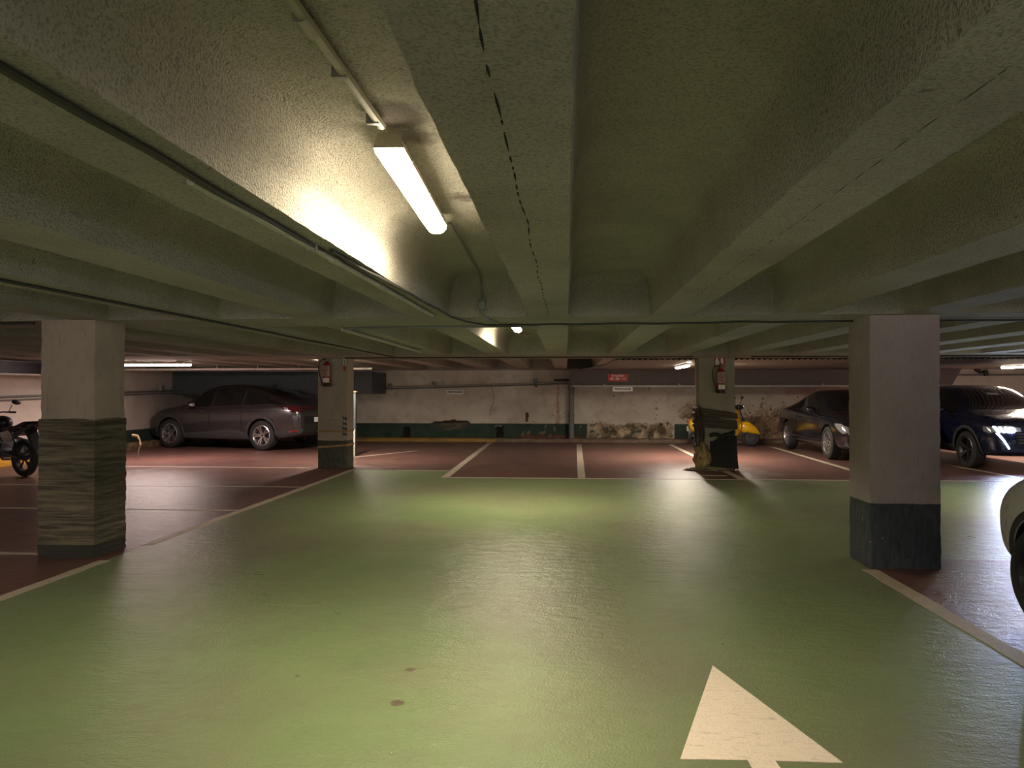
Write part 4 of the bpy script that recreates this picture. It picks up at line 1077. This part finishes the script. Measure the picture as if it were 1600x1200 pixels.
# --- white car at the right edge
ST = [(-1.95, .46, .84, .92, .70, .58), (-1.88, .38, .98, 1.25, .80, .58), (-1.6, .30, 1.02, 1.44, .845, .58), (-1.1, .25, 1.0, 1.51, .855, .60), (-.4, .22, .985, 1.53, .86, .61), (.15, .22, .975, 1.50, .86, .60),
      (.45, .22, .965, 1.38, .86, .61), (.75, .22, .955, 1.17, .86, .65), (.98, .22, .94, 1.05, .855, .67), (1.35, .24, .90, .99, .845, .66), (1.60, .27, .84, .93, .80, .62), (1.76, .31, .74, .82, .76, .58), (1.86, .34, .62, .68, .66, .50), (1.92, .38, .55, .60, .54, .42)]
c = Car('hatchback', ST, M['whitepaint'], 'white car, only its rounded front corner and dark wheel showing at the right edge', (3.65, 3.27, 0), PI/2+.0, 1.18, -1.25, .315, .75)
c.glass([(-1.45, -.80), (-.74, .04), (.10, .74)]); c.panel('windscreen', [(-.58, 1.07), (.58, 1.07), (.52, 1.42), (-.52, 1.42)], 'F', M['glass']); c.panel('rear_window', [(-.5, 1.06), (.5, 1.06), (.46, 1.36), (-.46, 1.36)], 'B', M['glass'])
c.ends('headlight', [(.30, .66), (.50, .66), (.52, .74), (.32, .74)], 'F', M['lens'], .006, .03)
c.ends('tail_light', [(.48, .86), (.72, .86), (.72, 1.0), (.52, 1.04)], 'B', M['redlens']); c.arch(M['black'], .05, z0=.24)
c.doors([(-.78, .07, 0), (.07, .85, 0)], .40); c.wheels(5, M['black']); c.mirrors(.58, .93, 1.05, M['whitepaint']); c.handles([-.6, .26], .88, M['whitepaint'])

# ------------------------------------------------------------------ yellow scooter (nose to the right)
def scooter():
    r = empty('scooter', (4.12, 19.05, 0), .05); tag(r, 'yellow scooter parked behind the wrapped far right column', 'scooter')
    def whl(nm, x_):
        T = Matrix.Translation((x_, 0, .235)) @ Matrix.Rotation(PI/2, 4, 'X')
        mb = MB(); mb.lathe([(.14, -.045), (.20, -.055), (.235, -.025), (.235, .025), (.20, .055), (.14, .045)], 36, T, closed=True); w_ = mb.build(nm, M['rubber'], r)
        mb = MB(); mb.lathe([(0, -.03), (.05, -.04), (.14, -.03), (.145, .03), (.05, .04), (0, .03)], 24, T)
        for k in range(5): mb.box((x_+.09*math.cos(k*1.257), 0, .235+.09*math.sin(k*1.257)), (.03, .085, .03))
        mb.build('rim', M['darkalu'], w_)
    whl('front_wheel', .70); whl('rear_wheel', -.66)
    # rear body: lofted shell
    def loft(nm, secs, m, n=20):
        mb = MB(); rings = []
        for (x_, z_, ry, rz) in secs: rings.append([mb.bm.verts.new((x_, ry*math.cos(k*2*PI/n), z_+rz*math.sin(k*2*PI/n))) for k in range(n)])
        for a, b in zip(rings, rings[1:]):
            for k in range(n): mb.bm.faces.new((a[k], a[(k+1) % n], b[(k+1) % n], b[k]))
        mb.bm.faces.new(rings[0]); mb.bm.faces.new(rings[-1][::-1]); return mb.build(nm, m, r)
    loft('rear_body', [(-.93, .62, .05, .05), (-.90, .58, .12, .12), (-.78, .53, .18, .20), (-.55, .51, .215, .25), (-.28, .50, .20, .26), (-.08, .50, .14, .24), (0, .46, .08, .18)], M['yellow'])
    loft('front_mudguard', [(.40, .50, .04, .06), (.48, .50, .10, .15), (.64, .49, .12, .16), (.82, .42, .10, .11), (.93, .33, .04, .04)], M['yellow'])
    mb = MB()      # leg shield, floorboard
    for (x0, z0), (x1, z1), wd in (((.38, .32), (.47, .62), .19), ((.47, .62), (.40, 1.0), .21)):
        pass
    P_ = [(-.05, .27, .16), (.15, .245, .17), (.34, .27, .18), (.43, .42, .20), (.44, .60, .225), (.41, .80, .20), (.37, .98, .09)]
    A = [[mb.bm.verts.new((x_ - .05*(abs(v)**2) , v*wd, z_)) for v in (-1, -.6, -.2, .2, .6, 1)] for x_, z_, wd in P_]
    for a, b in zip(A, A[1:]):
        for k in range(5): mb.bm.faces.new((a[k], a[k+1], b[k+1], b[k]))
    bmesh.ops.solidify(mb.bm, geom=mb.bm.faces[:], thickness=.03); mb.build('leg_shield', M['yellow'], r)
    mb = MB(); mb.box((.08, 0, .235), (.34, .22, .03), bev=.01); mb.build('floor_mat', M['black'], r)
    loft('seat', [(-.80, .79, .05, .03), (-.74, .79, .12, .055), (-.45, .785, .14, .06), (-.15, .775, .13, .055), (-.02, .76, .06, .03)], M['black'])
    mb = MB(); mb.tube([(.66, 0, .24), (.53, 0, .60), (.40, 0, 1.02)], .03, n=12); mb.tube([(.64, -.07, .24), (.60, -.07, .40)], .02); mb.build('steering_column', M['darkalu'], r)
    mb = MB(); mb.sphere((.40, 0, 1.02), (.10, .12, .07), 3); mb.build('headset', M['black'], r)
    mb = MB(); mb.lathe([(0, .0), (.06, 0), (.07, -.03)], 20, Matrix.Translation((.52, 0, 1.04)) @ Matrix.Rotation(PI/2, 4, 'Y')); mb.build('headlight', M['lens'], r)
    for k in (1, -1):
        MB().tube([(.38, k*.10, 1.05), (.34, k*.24, 1.06), (.30, k*.36, 1.05)], .016, n=8).build('handlebar', M['black'], r)
        mb = MB(); mb.tube([(.36, k*.20, 1.07), (.38, k*.28, 1.22)], .006); mb.sphere((.38, k*.30, 1.26), (.015, .055, .04), 2); mb.build('mirror', M['black'], r)
    mb = MB(); mb.box((-.93, 0, .66), (.06, .14, .08), bev=.015); mb.build('tail_light', M['redlens'], r)
    mb = MB(); mb.box((-.95, 0, .46), (.012, .17, .13)); mb.build('number_plate', M['signwhite'], r)
    mb = MB(); mb.box((-.86, 0, .50), (.14, .16, .05), rot=RY(.5)); mb.tube([(-.35, -.15, .28), (-.6, -.16, .25), (-.88, -.17, .28)], [.03, .045, .045], n=12); mb.build('exhaust', M['darkalu'], r)
    mb = MB(); mb.sphere((-.50, 0, .30), (.22, .13, .11), 3); mb.build('engine', M['black'], r)
    mb = MB(); mb.box((-.25, -.205, .46), (.40, .01, .02)); mb.build('side_trim', M['black'], r)
    MB().tube([(-.02, -.08, .22), (-.10, -.20, .02), (-.16, -.20, .012)], .01).build('stand', M['steel'], r)
scooter()

# ------------------------------------------------------------------ motorcycle at the left edge
def motorcycle():
    h_ = Vector((-.93, .37)); a = math.atan2(h_.y, h_.x)
    r = empty('motorcycle', (-9.12+h_.x*.68, 11.35+h_.y*.68, 0), a); tag(r, 'black motorcycle on its side stand at the left edge, partly behind the near left column', 'motorcycle')
    def whl(nm, x_, R, wd):
        T = Matrix.Translation((x_, 0, R)) @ Matrix.Rotation(PI/2, 4, 'X'); rr = R-.085
        mb = MB(); mb.lathe([(rr, -wd*.32), (R-.05, -wd*.5), (R-.01, -wd*.3), (R, 0), (R-.01, wd*.3), (R-.05, wd*.5), (rr, wd*.32)], 44, T, closed=True); w_ = mb.build(nm, M['rubber'], r)
        mb = MB(); mb.lathe([(rr+.004, -wd*.3), (rr-.02, -wd*.22), (rr-.02, wd*.22), (rr+.004, wd*.3)], 40, T, closed=True); mb.lathe([(0, -.05), (.045, -.05), (.045, .05), (0, .05)], 20, T)
        for k in range(5):
            an = k*2*PI/5 + .3
            for d in (-.10, .10): mb.tube([(x_+.04*math.cos(an), 0, R+.04*math.sin(an)), (x_+(rr-.01)*math.cos(an+d), 0, R+(rr-.01)*math.sin(an+d))], .011, n=6)
        mb.build('rim', M['darkalu'], w_)
        MB().lathe([(.07, .055), (.125, .055), (.125, .060), (.07, .060)], 32, T, closed=True).build('brake_disc', M['alu'], w_)
    whl('front_wheel', .68, .31, .12); whl('rear_wheel', -.68, .315, .15)
    mb = MB()
    for k in (1, -1):
        mb.tube([(.38, k*.03, .92), (.05, k*.13, .78), (-.18, k*.12, .55), (-.12, k*.10, .35)], .018); mb.tube([(-.15, k*.11, .62), (-.45, k*.12, .74), (-.85, k*.08, .84)], .014); mb.tube([(.36, k*.03, .85), (.22, k*.10, .50), (.10, k*.10, .30)], .016)
    mb.build('frame', M['black'], r)
    mb = MB()
    for k in (1, -1): mb.tube([(.68, k*.095, .31), (.45, k*.095, .78), (.37, k*.095, .98)], [.028, .026, .022], n=12)
    mb.box((.40, 0, .95), (.06, .22, .03)); mb.build('front_fork', M['darkalu'], r)
    mb = MB()
    for k in (1, -1): mb.tube([(-.68, k*.11, .315), (-.40, k*.10, .36), (-.12, k*.08, .38)], [.024, .03, .03], n=8)
    mb.build('swing_arm', M['darkalu'], r)
    mb = MB(); mb.sphere((.08, 0, .86), (.30, .16, .15), 3, rot=RY(.18)); mb.build('fuel_tank', M['black'], r)
    mb = MB(); mb.prism([(-.20, .76), (-.12, .84), (-.35, .80), (-.58, .86), (-.78, .93), (-.92, .935), (-.90, .88), (-.60, .79), (-.35, .73)], -.11, .11)
    bmesh.ops.bevel(mb.bm, geom=mb.bm.edges[:], offset=.02, segments=2, affect='EDGES'); mb.build('seat', M['black'], r)
    mb = MB(); mb.prism([(-.50, .74), (-.60, .78), (-1.0, .90), (-1.02, .85), (-.80, .76), (-.55, .68)], -.10, .10); mb.build('tail_fairing', M['darkalu'], r)
    mb = MB(); mb.prism([(-.78, .78), (-.86, .80), (-1.08, .48), (-1.04, .46), (-.92, .62)], -.08, .08); mb.build('rear_mudguard', M['black'], r)
    mb = MB(); mb.box((-1.03, 0, .86), (.03, .12, .05), bev=.01); mb.build('tail_light', M['darkred'], r)
    mb = MB(); mb.box((.10, 0, .42), (.32, .26, .26), bev=.04); mb.lathe([(0, .15), (.09, .15), (.10, .11), (.10, -.11), (.09, -.15), (0, -.15)], 24, Matrix.Translation((-.02, 0, .38)) @ Matrix.Rotation(PI/2, 4, 'X'))
    mb.box((.16, 0, .60), (.16, .20, .18), rot=RY(-.25), bev=.03); mb.build('engine', M['darkalu'], r)
    mb = MB(); mb.tube([(.26, -.08, .55), (.34, -.10, .38), (.20, -.13, .24), (-.15, -.15, .26), (-.42, -.16, .38)], .022, n=10); mb.tube([(-.42, -.16, .38), (-.80, -.18, .62)], [.035, .052], n=16); mb.build('exhaust', M['alu'], r)
    mb = MB(); mb.prism([(-.30, .60), (-.14, .72), (-.44, .78), (-.58, .66), (-.45, .58)], .10, .135); mb.build('side_panel', M['alu'], r)
    for k in (1, -1):
        mb = MB(); mb.tube([(.36, k*.06, 1.02), (.34, k*.18, 1.07), (.25, k*.36, 1.06)], .012, n=8); mb.tube([(.29, k*.28, 1.065), (.25, k*.37, 1.06)], .018, n=10); mb.build('handlebar', M['black'], r)
        mb = MB(); mb.tube([(.29, k*.27, 1.07), (.30, k*.33, 1.20)], .006, n=6); mb.sphere((.30, k*.40, 1.24), (.02, .085, .045), 2, rot=RX(-k*.2)); mb.build('mirror', M['black'], r)
        mb = MB(); mb.tube([(-.88, k*.08, .84), (-.90, k*.17, .83)], .009); mb.sphere((-.90, k*.19, .83), (.03, .035, .02), 2); mb.build('indicator', M['darkred'], r)
    mb = MB(); mb.sphere((.50, 0, .92), (.10, .12, .12), 3); mb.build('headlight', M['black'], r)
    mb = MB(); mb.box((.44, 0, 1.06), (.06, .16, .10), rot=RY(.5), bev=.02); mb.build('instrument_cluster', M['black'], r)
    MB().tube([(-.10, .12, .30), (-.16, .30, .02), (-.21, .31, .010)], [.014, .011, .014], n=8).build('side_stand', M['alu'], r)
    MB().tube([(-.72, 0, .60), (-.30, 0, .66)], .03).build('shock_absorber', M['alu'], r)
    mb = MB(); mb.prism([(.45, .60), (.60, .66), (.80, .63), (.98, .50), (.95, .48), (.80, .58), (.62, .60)], -.06, .06); mb.build('front_mudguard', M['black'], r)
motorcycle()

# dry weed or torn strip standing beside the near left column, by the kerb
mb = MB(); mb.tube([(-9.05, 14.2, .52), (-8.93, 14.2, .50), (-8.87, 14.2, .40), (-8.86, 14.2, .32), (-8.90, 14.2, .22), (-8.91, 14.2, .0)], [.03, .035, .02, .03, .022, .008], n=8, sx=.4)
o = mb.build('bent_strip', M['strap2']); at_center(o); tag(o, 'bent ochre strip standing on the red floor just right of the near left column', 'strip')
